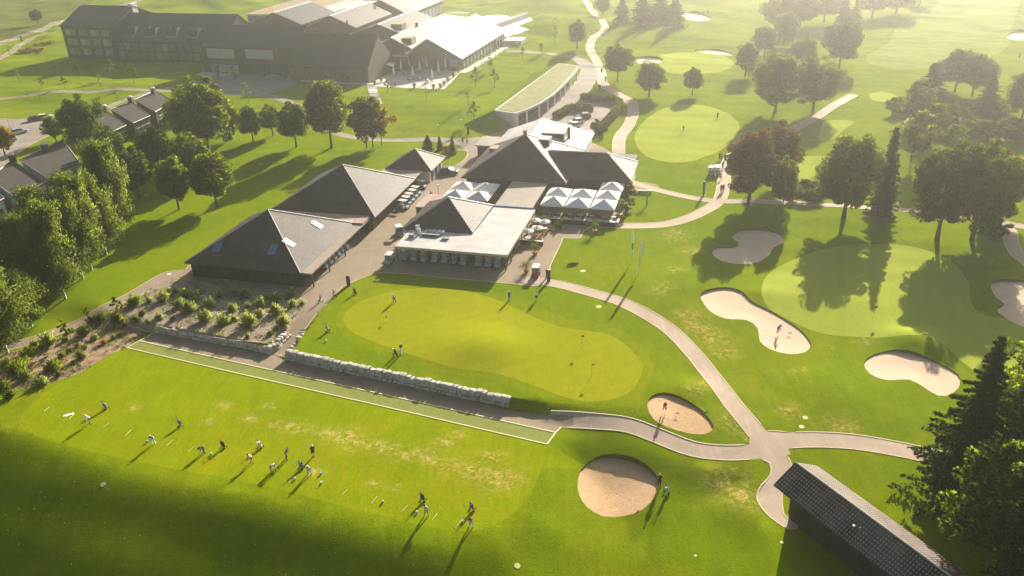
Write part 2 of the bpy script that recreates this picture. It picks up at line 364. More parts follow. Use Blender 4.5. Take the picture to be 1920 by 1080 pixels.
zone('parking_lot', [(-60,222),(30,224),(75,218),(130,214),(160,222),(130,235),(100,250),(60,270),(30,290),(0,330),(-60,360)], 'road', False, kerb=True)
path('lane', [(-30,92),(30,72),(80,54),(130,36),(180,20),(240,6),(270,-6)], 4.2, 'road')
path('lane', [(-20,120),(20,98),(60,72),(110,58)], 2.6, 'road')
zone('patio', [(690,160),(737,134),(773,129),(866,134),(832,167),(760,165),(705,162)], 'paving', False, kerb=True)
zone('car_park', [(1040,225),(1062,205),(1086,183),(1130,190),(1158,196),(1150,215),(1120,250),(1080,255)], 'road', False, kerb=True)
zone('pool_terrace', [(905,64),(930,34),(985,31),(999,38),(972,48),(992,56),(950,70)], 'water', False, kerb=True)
path('hall_terrace', [(866,136),(900,118),(935,96),(955,82)], 3.0, 'paving')
path('garden_path', [(372,508),(345,512),(316,514),(290,528),(240,557),(180,589),(120,617),(60,639),(-30,660)], 2.5, 'plaza')  # darkened with plaza asphalt: haze and vignette difference painted as colour
zone('lawn_island', [(800,296),(815,283),(845,268),(865,273),(877,286),(870,300),(850,312),(826,318)], 'rough', kerb=True)
zone('planted_bed', [(1178,352),(1185,343),(1215,342),(1235,348),(1228,357),(1200,362)], 'mulch')
zone('plaza', [(583,585),(600,582),(640,540),(660,529),(690,517),(712,511),(760,513),(831,521),(929,529),(1000,536),(1031,530),(1031,499),(1050,460),(1056,446),(1087,447),(1095,433),(1112,425),(1160,424),(1170,380),(1185,335),(1150,290),(1100,262),(1050,225),(1000,230),(940,255),(900,262),(880,270),(850,262),(800,300),(730,330),(560,380),(370,490),(352,500),(345,520),(440,545),(530,553),(565,560),(580,572)], 'plaza', False, kerb=True)
zone('gravel_bed', [(350,524),(440,548),(530,557),(563,562),(576,573),(537,628),(514,655),(440,643),(350,628),(294,615),(275,622),(240,610),(222,588),(282,541),(318,519)], 'gravel', False, kerb=True)
zone('mulch_bed', [(285,545),(230,590),(240,610),(275,622),(238,651),(205,665),(150,700),(95,718),(50,728),(-30,740),(-60,680),(60,650),(120,628),(180,600),(240,567)], 'mulch', False)
zone('practice_green', [(645,590),(680,563),(740,545),(800,540),(870,545),(930,561),(965,577),(1000,594),(1050,612),(1100,620),(1140,627),(1175,648),(1200,675),(1205,695),(1190,725),(1160,745),(1110,753),(1060,745),(1000,722),(930,700),(860,690),(780,668),(700,640),(655,618)], 'green')
zone('green_collar', [(630,592),(668,556),(735,537),(800,532),(880,538),(955,553),(1010,578),(1080,600),(1150,612),(1195,640),(1222,678),(1225,700),(1205,738),(1165,760),(1110,768),(1050,758),(990,735),(920,712),(850,703),(770,683),(690,655),(642,625)], 'collar')
zone('putting_green', [(1428,545),(1440,515),(1480,490),(1540,468),(1600,458),(1680,458),(1740,470),(1790,495),(1815,530),(1822,570),(1850,592),(1940,612),(1940,712),(1870,712),(1835,700),(1800,675),(1760,640),(1700,628),(1620,632),(1540,625),(1480,600),(1440,575)], 'green2')
zone('putting_green', [(1190,255),(1205,230),(1240,205),(1290,196),(1340,203),(1380,225),(1385,245),(1360,275),(1320,295),(1270,305),(1225,298),(1198,280)], 'green2')
zone('putting_green', [(1225,118),(1255,101),(1300,97),(1365,108),(1372,125),(1330,137),(1260,138)], 'green2')
zone('putting_green', [(1875,308),(1890,295),(1940,288),(1950,332),(1890,326)], 'green2')
for q in ([(1543,230),(1570,225),(1601,228),(1580,245),(1555,265),(1536,262)], [(1630,176),(1655,171),(1682,180),(1670,190),(1638,188)], [(1497,297),(1525,292),(1552,296),(1532,325),(1500,345),(1490,330)], [(1700,35),(1800,-5),(1905,-8),(1898,50),(1880,95),(1800,118),(1700,130),(1640,122),(1625,105),(1665,80)]):
    zone('tee_box' if q[0][0] != 1700 else 'fairway', q, 'fairway' if q[0][0] == 1700 else 'green2')
zone('range_tee', [(238,653),(1026,834),(1015,880),(985,940),(925,985),(850,995),(720,968),(480,908),(240,862),(60,815),(40,780),(100,725),(155,700),(205,667)], 'tee')
zone('crop_field', [(-400,140),(0,80),(60,58),(110,38),(150,18),(190,-10),(100,-60),(-500,-60)], 'meadow', False)

WEAR = [(650,820,2.2),(662,829,2.),(705,835,1.5),(718,842,1.),(738,842,1.2),(760,850,1.8),(800,852,1.6),(812,866,1.3),(845,875,1.6),(890,882,2.2),(925,855,1.5),(940,898,2.4),(570,803,1.5),(612,812,1.2),(540,800,1.2),(520,795,1.),(420,760,1.),(505,760,.8),(465,786,1.1),
        (590,885,1.1),(830,830,1.2),(860,815,1.),(250,765,.9),(390,790,1.),(700,905,.8),(740,915,.8),(1290,590,2.2),(1310,615,2.4),(1340,635,2.4),(1358,660,1.8),(1240,540,2.),(1265,505,1.5),(1300,470,2.),(1385,790,2.3),(1325,720,1.5),(1300,732,1.2),(1400,815,1.6),(1360,905,2.5),(1395,935,2.),(1580,800,2.),(1480,770,1.5),(1620,640,1.),(1492,693,.8),(1745,390,2),(1265,440,3)]
BROWN = [(180,770,3),(330,830,3),(420,815,3),(470,850,3),(520,830,3),(600,860,4),(640,880,4),(690,890,3.5),(740,900,3.5),(560,840,3),(780,940,2.5),(840,930,3),(880,900,3.5),(905,950,3),(240,830,3),(400,860,3),(10,800,4),(20,760,3),(1290,600,5),(1360,640,5),(940,880,4),(850,880,3.5),(500,800,3)]
def build_ground():
    rng = np.random.default_rng(3); pts = []
    def grid(x0, x1, y0, y1, st, hole=None):
        X, Y = np.meshgrid(np.arange(x0, x1, st), np.arange(y0, y1, st)); X = X.ravel()+rng.uniform(-.18, .18, X.size)*st; Y = Y.ravel()+rng.uniform(-.18, .18, Y.size)*st
        k = np.ones(X.size, bool)
        if hole: k = ~((X > hole[0]) & (X < hole[1]) & (Y > hole[2]) & (Y < hole[3]))
        return np.stack([X[k], Y[k]], 1)
    g = [grid(-80, 95, 38, 135, 1.25), grid(-260, 190, 38, 330, 3., (-79, 94, 37, 134)), grid(-460, 420, 20, 620, 9., (-259, 189, 38, 329)), grid(-2200, 2200, -400, 3200, 90., (-455, 415, 20, 610))]
    tx = grid(-62, 8, 66, 104, .7); tee = next(z for z in ZONES if z['name'] == 'range_tee'); g.append(tx[inpoly(tx[:, 0], tx[:, 1], tee['poly'])])
    wl = grid(-60, 4, 84, 118, .42); d, a, s = seg_dist(wl[:, 0], wl[:, 1], WALL); g.append(wl[d < 1.3]); d, a, s = seg_dist(wl[:, 0], wl[:, 1], RAMP); g.append(wl[d < 2.6])
    g = np.concatenate(g); pts = [Vector(p) for p in g]; edges = []
    for z in ZONES:
        k = len(pts); n = len(z['poly']); pts += [Vector(p) for p in z['poly']]; edges += [(k+i, k+(i+1) % n) for i in range(n)]
    for sgn in (-.17, .17):
        a, b = offset_line(smooth_open(WALL, .8), .34); q = a if sgn > 0 else b; k = len(pts); pts += [Vector(p) for p in q]; edges += [(k+i, k+i+1) for i in range(len(q)-1)]
    V, _, F, *_ = delaunay_2d_cdt(pts, edges, [], 0, 1e-4)
    V = np.array([(v.x, v.y) for v in V]); F = np.array([f for f in F if len(f) == 3]); C = V[F].mean(1)
    A, B_, C_ = V[F[:, 0]], V[F[:, 1]], V[F[:, 2]]
    ar = (B_[:, 0]-A[:, 0])*(C_[:, 1]-A[:, 1])-(B_[:, 1]-A[:, 1])*(C_[:, 0]-A[:, 0])
    F = np.where((ar < 0)[:, None], F[:, ::-1], F)
    Z = H(V[:, 0], V[:, 1]); e = .35
    N = np.stack([-(H(V[:, 0]+e, V[:, 1])-H(V[:, 0]-e, V[:, 1]))/(2*e), -(H(V[:, 0], V[:, 1]+e)-H(V[:, 0], V[:, 1]-e))/(2*e), np.ones(len(V))], 1)
    N /= np.linalg.norm(N, axis=1)[:, None]
    own = np.full(len(F), -1)
    for i, z in enumerate(ZONES):
        p = np.array(z['poly']); lo, hi = p.min(0), p.max(0)
        k = np.where((own < 0) & (C[:, 0] > lo[0]) & (C[:, 0] < hi[0]) & (C[:, 1] > lo[1]) & (C[:, 1] < hi[1]))[0]
        if len(k): own[k[inpoly(C[k, 0], C[k, 1], p)]] = i
    def spots(lst, x, y):
        o = np.zeros(x.shape)
        for px, py, s in lst:
            c = G2(px, py); o = np.maximum(o, np.exp(-(((x-c[0])/s)**2+((y-c[1])/(s*.8))**2)))
        return o
    for i in range(-1, len(ZONES)):
        fi = F[own == i]
        if not len(fi): continue
        u, inv = np.unique(fi, return_inverse=True); inv = inv.reshape(-1, 3)
        z = ZONES[i] if i >= 0 else dict(name='ground', mat='rough', sunk=0, poly=None)
        zz = Z[u].copy(); nn = N[u].copy()
        if z['sunk']:
            d, _, _ = seg_dist(V[u, 0], V[u, 1], z['poly']+z['poly'][:1]); far = min(1.6, 1+max(0, V[u, 1].mean()-150)/120)
            z['lvl'] = float(H(*np.array(z['poly']).T).mean()); zz = np.minimum(.22*zz+.78*z['lvl'], zz-.02)-.15*far-.15*far*(1-np.exp(-(d/2.0)**2)); nn = None
        me = bpy.data.meshes.new(z['name']); me.from_pydata(np.column_stack([V[u], zz]).tolist(), [], inv.tolist())
        me.materials.append(M[z['mat']]); me.shade_smooth()
        if nn is not None: me.normals_split_custom_set_from_vertices(nn.tolist())
        if z['mat'] in ('rough', 'tee'):
            for nm, lst in (('wear', WEAR), ('brown', BROWN)):
                at = me.attributes.new(nm, 'FLOAT', 'POINT'); at.data.foreach_set('value', spots(lst, V[u, 0], V[u, 1]).astype(np.float32))
        o = bpy.data.objects.new(z['name'], me); COL.objects.link(o); o['kind'] = 'structure'; z['obj'] = o
    # lips of the bunkers
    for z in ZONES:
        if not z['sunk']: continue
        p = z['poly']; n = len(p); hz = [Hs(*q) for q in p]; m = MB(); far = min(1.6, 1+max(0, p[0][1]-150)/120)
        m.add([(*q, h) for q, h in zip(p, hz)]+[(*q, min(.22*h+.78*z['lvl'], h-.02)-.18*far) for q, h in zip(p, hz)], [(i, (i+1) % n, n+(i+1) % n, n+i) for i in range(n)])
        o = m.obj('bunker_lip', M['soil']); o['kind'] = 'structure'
    # kerbs
    hard = [z for z in ZONES if z['kerb']]
    kb = MB()
    for z in hard:
        others = [q for q in hard if q is not z]+[q for q in ZONES if q['name'] in ('hitting_terrace_path', 'lawn_island_')]
        for line in z['kerb']:
            p = np.array(smooth_open(line, .9) if len(line) > 3 else line); a, b = offset_line(p, .17 if z['mat'] != 'rough' else .2)
            bad = np.zeros(len(p), bool)
            for q in others:
                if q['name'] == 'lawn_island' or z['name'] == 'lawn_island': continue
                bad |= inpoly(p[:, 0], p[:, 1], q['poly'])
            ha = H(a[:, 0], a[:, 1]); hb = H(b[:, 0], b[:, 1])
            for i in range(len(p)-1):
                if bad[i] or bad[i+1]: continue
                t0, t1 = max(ha[i], hb[i])+.035, max(ha[i+1], hb[i+1])+.035
                kb.add([(*a[i], t0), (*a[i+1], t1), (*b[i+1], t1), (*b[i], t0), (*a[i], t0-.3), (*a[i+1], t1-.3), (*b[i+1], t1-.3), (*b[i], t0-.3)], [(0, 1, 2, 3), (4, 5, 1, 0), (7, 6, 2, 3)])
    o = kb.obj('kerb', M['kerb']); o['kind'] = 'structure'
    ln = MB()
    for seg in ([(238,652),(1026,833)], [(261,639),(1042,811)], [(238,652),(261,639),(292,620)], [(1026,833),(1042,811),(1052,801)]):
        p = np.array([G2(*q) for q in seg]); q = []
        for a, b in zip(p[:-1], p[1:]): n = max(1, int(np.linalg.norm(b-a)/1.2)); q += [a+(b-a)*j/n for j in range(n)]
        q.append(p[-1]); q = np.array(q); a, b = offset_line(q, .2)
        for i in range(len(q)-1):
            za, zb = Hs(*q[i])+.05, Hs(*q[i+1])+.05
            ln.add([(*a[i], za), (*a[i+1], zb), (*b[i+1], zb), (*b[i], za), (*a[i], za-.2), (*a[i+1], zb-.2), (*b[i+1], zb-.2), (*b[i], za-.2)], [(0, 1, 2, 3), (4, 5, 1, 0), (7, 6, 2, 3)])
    o = ln.obj('strip_edging', M['line']); o['kind'] = 'structure'
build_ground()
# ------------------------------------------------------------------ building materials
def tiles(name, c1, c2, tw, th, gap=(.02, .02, .02), bs=.6, rough=.55, row=True, gapmix=.85):
    m, t, b = base_mat(name, c1, rough, .22); uv = nd(t, 'ShaderNodeTexCoord').outputs['UV']
    br = nd(t, 'ShaderNodeTexBrick'); br.offset = 0; br.squash = 1
    for k, v in (('Scale', 1), ('Brick Width', tw), ('Row Height', th), ('Mortar Size', tw*(.26 if name.startswith('rib') else .16)), ('Mortar Smooth', .3), ('Bias', 0)): br.inputs[k].default_value = v
    br.inputs['Color1'].default_value = (*c1, 1); br.inputs['Color2'].default_value = (*c2, 1); br.inputs['Mortar'].default_value = (*gap, 1)
    t.links.new(uv, br.inputs['Vector'])
    c = mixc(t, 1-gapmix if False else 1., (0, 0, 0), br.outputs['Color'])
    n = noise(t, coords(t), .35, 5, .65); c = mixc(t, ramp(t, n, (.35, 0.), (.75, .45)), c, tuple(v*1.5 for v in c2))
    n2 = noise(t, coords(t), 2.5, 4, .7); c = mixc(t, ramp(t, n2, (.5, 0.), (.8, .35)), c, tuple(v*.5 for v in c1))
    t.links.new(c, b.inputs['Base Color'])
    wv = nd(t, 'ShaderNodeTexWave'); wv.inputs['Scale'].default_value = 1/(tw*1.0)*.3183*.5*2*math.pi/6.2832*2; t.links.new(uv, wv.inputs['Vector'])
    bump(t, b, br.outputs['Fac'], -bs, .06) if False else bump(t, b, mixc(t, .6, br.outputs['Fac'], n2), bs, .05)
    return m
def boards(name, c1, c2, wdt=.3, rough=.75):
    m, t, b = base_mat(name, c1, rough, .3); uv = nd(t, 'ShaderNodeTexCoord').outputs['UV']
    br = nd(t, 'ShaderNodeTexBrick'); br.offset = .3
    for k, v in (('Scale', 1), ('Brick Width', wdt), ('Row Height', 2.6), ('Mortar Size', wdt*.08), ('Mortar Smooth', .2)): br.inputs[k].default_value = v
    br.inputs['Color1'].default_value = (*c1, 1); br.inputs['Color2'].default_value = (*c2, 1); br.inputs['Mortar'].default_value = (*(v*.3 for v in c1), 1)
    t.links.new(uv, br.inputs['Vector']); n = noise(t, stretch(t, coords(t), (1, 1, .2)), 1.2, 4)
    t.links.new(mixc(t, ramp(t, n, (.4, 0.), (.7, .4)), br.outputs['Color'], tuple(v*1.4 for v in c2)), b.inputs['Base Color']); return m
def glassy(name, c, rough=.08, spec=.9): return base_mat(name, c, rough, spec)[0]
M['roof'] = tiles('concrete_roof_tiles', (.088, .067, .055), (.122, .092, .074), .34, .42, (.025, .02, .018), .9, .62)
M['roofbig'] = tiles('rib_roof_tiles', (.20, .155, .125), (.27, .21, .17), .33, .40, (.012, .010, .010), 1., .5)
M['hroof'] = tiles('dark_hotel_cladding', (.050, .047, .048), (.068, .062, .062), .5, 1.6, (.05, .045, .045), .3, .6)
M['hroof2'] = tiles('grey_sheet_roof', (.085, .072, .065), (.105, .09, .08), .5, 3, (.15, .13, .11), .3, .6)
M['houseroof'] = noisy('brown_bitumen_roof', (.045, .037, .034), (.07, .057, .05), .6, .9, .3, 6)
M['hwall'] = boards('brown_timber_cladding', (.12, .092, .075), (.16, .122, .098), .22)
M['dwall'] = boards('dark_timber_cladding', (.046, .040, .037), (.066, .056, .051), .2)
M['bwall'] = boards('barn_timber_cladding', (.035, .028, .026), (.055, .043, .038), .25)
M['white'] = noisy('white_plaster', (.68, .66, .63), (.78, .76, .72), .8, .8)
M['trim'] = noisy('pale_ridge_cap', (.46, .40, .34), (.60, .54, .47), 1.5, .5, spec=.5)
M['flat'] = noisy('pale_roof_membrane', (.38, .35, .33), (.54, .51, .49), .35, .75, .3, 3, spec=.4, detail=6)
M['flat2'] = noisy('tan_roof_membrane', (.27, .22, .17), (.36, .30, .235), .5, .7, .3, 3, detail=6)
M['flatred'] = noisy('reddish_roof_gravel', (.36, .22, .18), (.46, .34, .28), .6, .8, .3, 5, detail=6)
M['metal'] = noisy('bright_metal_roof', (.66, .66, .66), (.78, .78, .78), .3, .5, spec=.5)
M['concrete'] = noisy('concrete', (.42, .40, .38), (.52, .50, .47), .7, .8, .2, 6)
M['sedum'] = noisy('sedum_roof', (.17, .20, .04), (.28, .25, .09), .6, .95, .8, 5, detail=7)
M['brownroof'] = noisy('dry_meadow_roof', (.25, .17, .09), (.36, .27, .15), .25, .95, .6, 3, detail=7)
M['glass'] = glassy('window_glass', (.30, .36, .36), .12)
M['dglass'] = glassy('dark_glass', (.05, .06, .07), .1)
M['bglass'] = glassy('skylight_glass_blue', (.13, .19, .30), .15)
M['sglass'] = glassy('skylight_glass_pale', (.70, .70, .70), .15)
M['dark'] = noisy('dark_interior', (.02, .018, .016), (.035, .03, .028), 1, .9)
M['black'] = base_mat('black_paint', (.015, .015, .017), .5, .4)[0]
M['steel'] = noisy('grey_steel', (.30, .30, .31), (.42, .42, .43), 2, .4, spec=.6, metal=.6)
M['dsteel'] = base_mat('dark_steel', (.05, .05, .052), .5, .5)[0]
M['inner'] = noisy('grey_floor', (.20, .19, .175), (.27, .255, .235), .8, .85)
M['panel'] = noisy('curtained_glass', (.12, .135, .13), (.22, .23, .21), .9, .3, spec=.7)
M['brownpanel'] = noisy('brown_loggia_panel', (.10, .085, .078), (.15, .13, .12), .7, .5)

class Bld:
    def __init__(s, name, label, cat, u0, v0, az=15.3, group=None):
        a = rad(az); s.u0, s.v0 = u0, v0
        x = u0*math.cos(a)+v0*math.sin(a); y = -u0*math.sin(a)+v0*math.cos(a)
        s.e = empty(name, (x, y, 0), -a, label, cat, group)
    def part(s, name, mat, parent=None, uv=True): return Part(s, name, mat, parent or s.e, uv)
class Part(MB):
    """mesh part of a building, absolute grid coordinates (u, v, z)"""
    def __init__(s, b, name, mat, parent, uv): super().__init__(); s.b, s.name, s.mat, s.par, s.uvf = b, name, mat, parent, uv
    def done(s, label=None):
        v = [(p[0]-s.b.u0, p[1]-s.b.v0, p[2]) for p in s.v]
        o = mesh_obj(s.name, v, s.f, [M[k] for k in s.mat] if isinstance(s.mat, tuple) else M[s.mat], s.par, uv=s.uvf)
        if isinstance(s.mat, tuple): o.data.polygons.foreach_set('material_index', s.mi)
        return tag(o, label)
    def hip(s, u0, u1, v0, v1, ze, tops, th=.22):
        """hip roof; tops = [(u,v,z)] or two ridge ends (left/right or front/back)"""
        c = [(u0, v0, ze), (u1, v0, ze), (u1, v1, ze), (u0, v1, ze)]; b = [(u, v, z-th) for u, v, z in c]
        if len(tops) == 1: s.add(c+b+tops, [(0, 1, 8), (1, 2, 8), (2, 3, 8), (3, 0, 8)])
        elif abs(tops[0][1]-tops[1][1]) < abs(tops[0][0]-tops[1][0]): s.add(c+b+tops, [(0, 1, 9, 8), (1, 2, 9), (2, 3, 8, 9), (3, 0, 8)])
        else: s.add(c+b+tops, [(0, 1, 8), (1, 2, 9, 8), (2, 3, 9), (3, 0, 8, 9)])
        k = len(s.v)-8-len(tops); s.f += [tuple(i+k for i in q) for q in ((4, 5, 1, 0), (5, 6, 2, 1), (6, 7, 3, 2), (7, 4, 0, 3), (7, 6, 5, 4))]; s.mi += [0]*5; return s
    def gable_u(s, u0, u1, v0, v1, ze, vr, zr, th=.3):
        """ridge along u"""
        P = [(u0, v0, ze), (u0, vr, zr), (u0, v1, ze)]; Q = [(u1, y, z) for _, y, z in P]; k = len(s.v)
        lo = [(x, y, z-th) for x, y, z in P+Q]
        return s.add(P+Q+lo, [(0, 3, 4, 1), (1, 4, 5, 2), (6, 7, 10, 9), (7, 8, 11, 10), (0, 6, 9, 3), (2, 5, 11, 8), (0, 1, 7, 6), (1, 2, 8, 7), (3, 9, 10, 4), (4, 10, 11, 5)])
    def gable_v(s, u0, u1, v0, v1, ze0, ur, zr, ze1, th=.3):
        """ridge along v"""
        P = [(u0, v0, ze0), (ur, v0, zr), (u1, v0, ze1)]; Q = [(x, v1, z) for x, _, z in P]
        lo = [(x, y, z-th) for x, y, z in P+Q]
        return s.add(P+Q+lo, [(0, 1, 4, 3), (1, 2, 5, 4), (6, 9, 10, 7), (7, 10, 11, 8), (0, 3, 9, 6), (2, 8, 11, 5), (0, 6, 7, 1), (1, 7, 8, 2), (3, 4, 10, 9), (4, 5, 11, 10)])
    def wall_gable_u(s, u0, u1, v0, v1, ze, vr, zr, z0=0):
        """solid body under a u-ridge gable"""
        p = [(v0, z0), (v1, z0), (v1, ze), (vr, zr), (v0, ze)]; return s.xprof(p, u0, u1)
    def wall_gable_v(s, u0, u1, v0, v1, ze0, ur, zr, ze1, z0=0):
        p = [(u0, z0), (u1, z0), (u1, ze1), (ur, zr), (u0, ze0)]; n = 5
        return s.add([(a, v0, z) for a, z in p]+[(a, v1, z) for a, z in p], [tuple(range(5)), tuple(range(9, 4, -1))]+[(i, i+5, (i+1) % 5+5, (i+1) % 5) for i in range(5)])
def ridge_caps(B, segs, parent, r=.11):
    for i, (a, b) in enumerate(segs):
        m = B.part('ridge_cap', 'trim', parent, False); m.tube([a, b], r, 5); m.done()
def roof_quad(p, tops, a0, a1, t0, t1, lift=.05):
    """small quad lying on the plane spanned by eave corners a,b and top"""
    pass

# --- near cart barn -------------------------------------------------
B = Bld('cart_barn', 'dark timber cart barn with pyramid tile roof and four skylights, nearest the gravel bed', 'barn', -77.8, 122)
w_ = B.part('wall', 'bwall'); w_.box(-88.1, -70.2, 111.6, 132.4, -.3, 2.7); w_.box(-70.2, -66.9, 111.6, 111.8, 0, 2.6); w_.done()
r_ = B.part('roof', 'roof'); r_.hip(-88.8, -66.8, 111, 133, 2.85, [(-77.8, 122, 9.1)]); ro = r_.done()
ridge_caps(B, [((x, y, 2.9), (-77.8, 122, 9.15)) for x, y in ((-88.8, 111), (-66.8, 111), (-66.8, 133))], ro)
def on_slope(side, s, h):
    """point on the pyramid: s along the eave (0-1), h up the slope (0-1)"""
    c = {'f': ((-88.8, 111), (-66.8, 111)), 'r': ((-66.8, 111), (-66.8, 133))}[side]
    e = np.array([c[0][0]+(c[1][0]-c[0][0])*s, c[0][1]+(c[1][1]-c[0][1])*s, 2.85]); top = np.array([-77.8, 122, 9.1]); mid = np.array([(c[0][0]+c[1][0])/2, (c[0][1]+c[1][1])/2, 2.85])
    return e+(top-mid)*h+np.array([0, 0, .10])
for side, s, h, mt in (('f', .22, .30, 'bglass'), ('f', .695, .33, 'bglass'), ('r', .26, .42, 'sglass'), ('r', .68, .36, 'sglass')):
    sk = B.part('skylight', mt, ro, False); dw, dh = .032, .085
    q = [on_slope(side, s-dw, h-dh), on_slope(side, s+dw, h-dh), on_slope(side, s+dw, h+dh), on_slope(side, s-dw, h+dh)]
    sk.add(q+[p-np.array([0, 0, .2]) for p in q], [(0, 1, 2, 3), (4, 5, 1, 0), (5, 6, 2, 1), (6, 7, 3, 2), (7, 4, 0, 3)]); sk.done()
c_ = B.part('canopy', 'flat2'); c_.box(-66.9, -64.9, 111.2, 136.6, 2.55, 2.82); c_.done()
for v in (111.9, 118, 124.5, 131, 135.8):
    p_ = B.part('post', 'dsteel', None, False); p_.box(-65.25, -65.05, v-.1, v+.1, -.2, 2.6); p_.done()
f_ = B.part('floor_slab', 'inner'); f_.box(-70.2, -65.6, 111.9, 132, -.2, .06); f_.done()
# --- far cart barn --------------------------------------------------
B = Bld('cart_barn', 'dark timber barn with the larger plain pyramid tile roof, middle of three', 'barn', -75, 147.2)
w_ = B.part('wall', 'bwall'); w_.box(-85.6, -64.9, 136.7, 157.6, -.3, 2.9); w_.done()
r_ = B.part('roof', 'roof'); r_.hip(-86.1, -63.9, 136.0, 158.4, 3.0, [(-75, 147.2, 9.25)]); ro = r_.done()
ridge_caps(B, [((x, y, 3.05), (-75, 147.2, 9.3)) for x, y in ((-86.1, 136), (-63.9, 136), (-63.9, 158.4))], ro)
k_ = B.part('link_roof', 'flatred'); k_.box(-86, -65.0, 132.6, 136.9, 2.86, 3.1); k_.done()
k_ = B.part('link_wall', 'bwall'); k_.box(-85, -68.5, 132.7, 136.5, 0, 2.82); k_.done()
# --- small pavilion -------------------------------------------------
B = Bld('pavilion', 'small pavilion with pyramid tile roof and white walls at the top of the drive', 'pavilion', -67.6, 168.6)
w_ = B.part('wall', 'white'); w_.box(-72.2, -63.0, 164.4, 172.7, -.3, 2.9); w_.done()
r_ = B.part('roof', 'roof'); r_.hip(-73.1, -62.2, 163.6, 173.5, 3.0, [(-67.6, 168.6, 6.3)]); ro = r_.done()
ridge_caps(B, [((x, y, 3.05), (-67.6, 168.6, 6.35)) for x, y in ((-73.1, 163.6), (-62.2, 163.6), (-62.2, 173.5))], ro)
k_ = B.part('link_roof', 'flat2'); k_.box(-73.5, -64.2, 158.0, 164.0, 2.78, 2.98); k_.done()
k_ = B.part('link_wall', 'bwall'); k_.box(-72.8, -66.5, 158.5, 164.2, 0, 2.76); k_.done()
for v in (165.5, 168.2, 170.8):
    k_ = B.part('door', 'dwall'); k_.box(-63.05, -62.9, v, v+1.1, 0, 2.2); k_.done()
# --- clubhouse ------------------------------------------------------
B = Bld('clubhouse', 'low clubhouse with pale flat roofs, dark pyramid roofs and a hipped wing', 'clubhouse', -43, 150)
k_ = B.part('front_flat_roof', 'flat')
k_.prism([(-54.9, 123.6), (-34.7, 123.6), (-34.5, 144.7), (-42.7, 145.2), (-42.9, 131.6), (-54.9, 131.6)], 2.9, 3.22); ff = k_.done()
k_ = B.part('fascia', 'trim', ff); k_.box(-54.95, -34.6, 123.45, 123.6, 2.82, 3.28); k_.box(-34.68, -34.45, 123.6, 144.7, 2.82, 3.28); k_.done()
k_ = B.part('wall', 'dwall'); k_.box(-54.5, -36.3, 129.2, 145.2, -.2, 2.88); k_.box(-52, -43.5, 145.2, 146.2, 0, 2.8); k_.done()
k_ = B.part('gate_panel', 'hwall'); k_.box(-37.6, -35.2, 125.4, 125.6, 0, 2.3); k_.done()
for u, v in ((-54.7, 123.9), (-44.7, 123.9), (-34.9, 123.9), (-34.9, 127.5), (-34.9, 131.5), (-34.9, 135.5), (-34.9, 140)):
    p_ = B.part('post', 'dsteel', None, False); p_.box(u-.09, u+.09, v-.09, v+.09, -.1, 2.9); p_.done()
for u, v in ((-34.9, 124.2), (-34.9, 128), (-34.9, 132)):
    p_ = B.part('brace', 'dsteel', None, False); p_.tube([(u, v, .1), (u, v+2.6, 2.8)], .07, 4); p_.done()
r_ = B.part('pyramid_roof', 'roof'); r_.hip(-56.2, -42.9, 131.2, 145.2, 3.35, [(-49.55, 138.2, 7.25)]); ro = r_.done()
ridge_caps(B, [((x, y, 3.4), (-49.55, 138.2, 7.3)) for x, y in ((-56.2, 131.2), (-42.9, 131.2), (-42.9, 145.2))], ro)
k_ = B.part('annex', 'hwall'); k_.box(-58.4, -54.6, 143.5, 150.5, 0, 2.6); k_.done()
k_ = B.part('annex_roof', 'flatred'); k_.box(-58.6, -54.4, 143.3, 150.7, 2.6, 2.78); k_.done()
k_ = B.part('link_flat_roof', 'flat2'); k_.box(-42.8, -35.2, 145.6, 160.2, 2.95, 3.25); k_.done()
k_ = B.part('roof_step', 'bglass'); k_.box(-42.9, -34.9, 145.05, 145.58, 3.05, 3.42); k_.done()
k_ = B.part('link_wall', 'dwall'); k_.box(-42.3, -35.8, 145.3, 160.5, 0, 2.9); k_.done()
k_ = B.part('main_wall', 'dwall'); k_.box(-53.3, -19.2, 164.0, 181.7, -.2, 3.2); k_.box(-53.2, -32.2, 160.6, 164, -.2, 3.2); k_.done()
r_ = B.part('main_roof', 'roof'); r_.hip(-54.1, -31.3, 159.7, 182.5, 3.4, [(-42.7, 171.1, 10.05)]); ro = r_.done()
ridge_caps(B, [((x, y, 3.45), (-42.7, 171.1, 10.1)) for x, y in ((-54.1, 159.7), (-31.3, 159.7), (-31.3, 182.5))], ro)
r_ = B.part('wing_roof', 'roof'); r_.hip(-42.0, -18.4, 163.3, 176.2, 3.38, [(-40.0, 169.7, 7.05), (-24.4, 169.7, 7.05)]); rw = r_.done()
ridge_caps(B, [((-18.4, 163.3, 3.43), (-24.4, 169.7, 7.1)), ((-18.4, 176.2, 3.43), (-24.4, 169.7, 7.1)), ((-36.8, 169.7, 7.1), (-24.4, 169.7, 7.1))], rw)
k_ = B.part('wing_end_wall', 'white'); k_.box(-19.25, -18.9, 164.4, 175.6, 0, 3.1); k_.done()
k_ = B.part('annex_roof', 'flat'); k_.gable_v(-53.5, -31.6, 181.5, 197.5, 3.1, -44.6, 6.3, 3.1); an = k_.done()
k_ = B.part('annex_wall', 'white'); k_.wall_gable_v(-53, -32.2, 182.6, 197.0, 2.8, -44.6, 5.9, 2.8); k_.done()
k_ = B.part('dormer', 'flat', an); k_.box(-42.5, -37.0, 186.0, 191.5, 4.0, 6.0); k_.done()
k_ = B.part('dormer_window', 'dark', an); k_.box(-42.3, -37.2, 185.94, 186.0, 4.3, 5.8); k_.done()
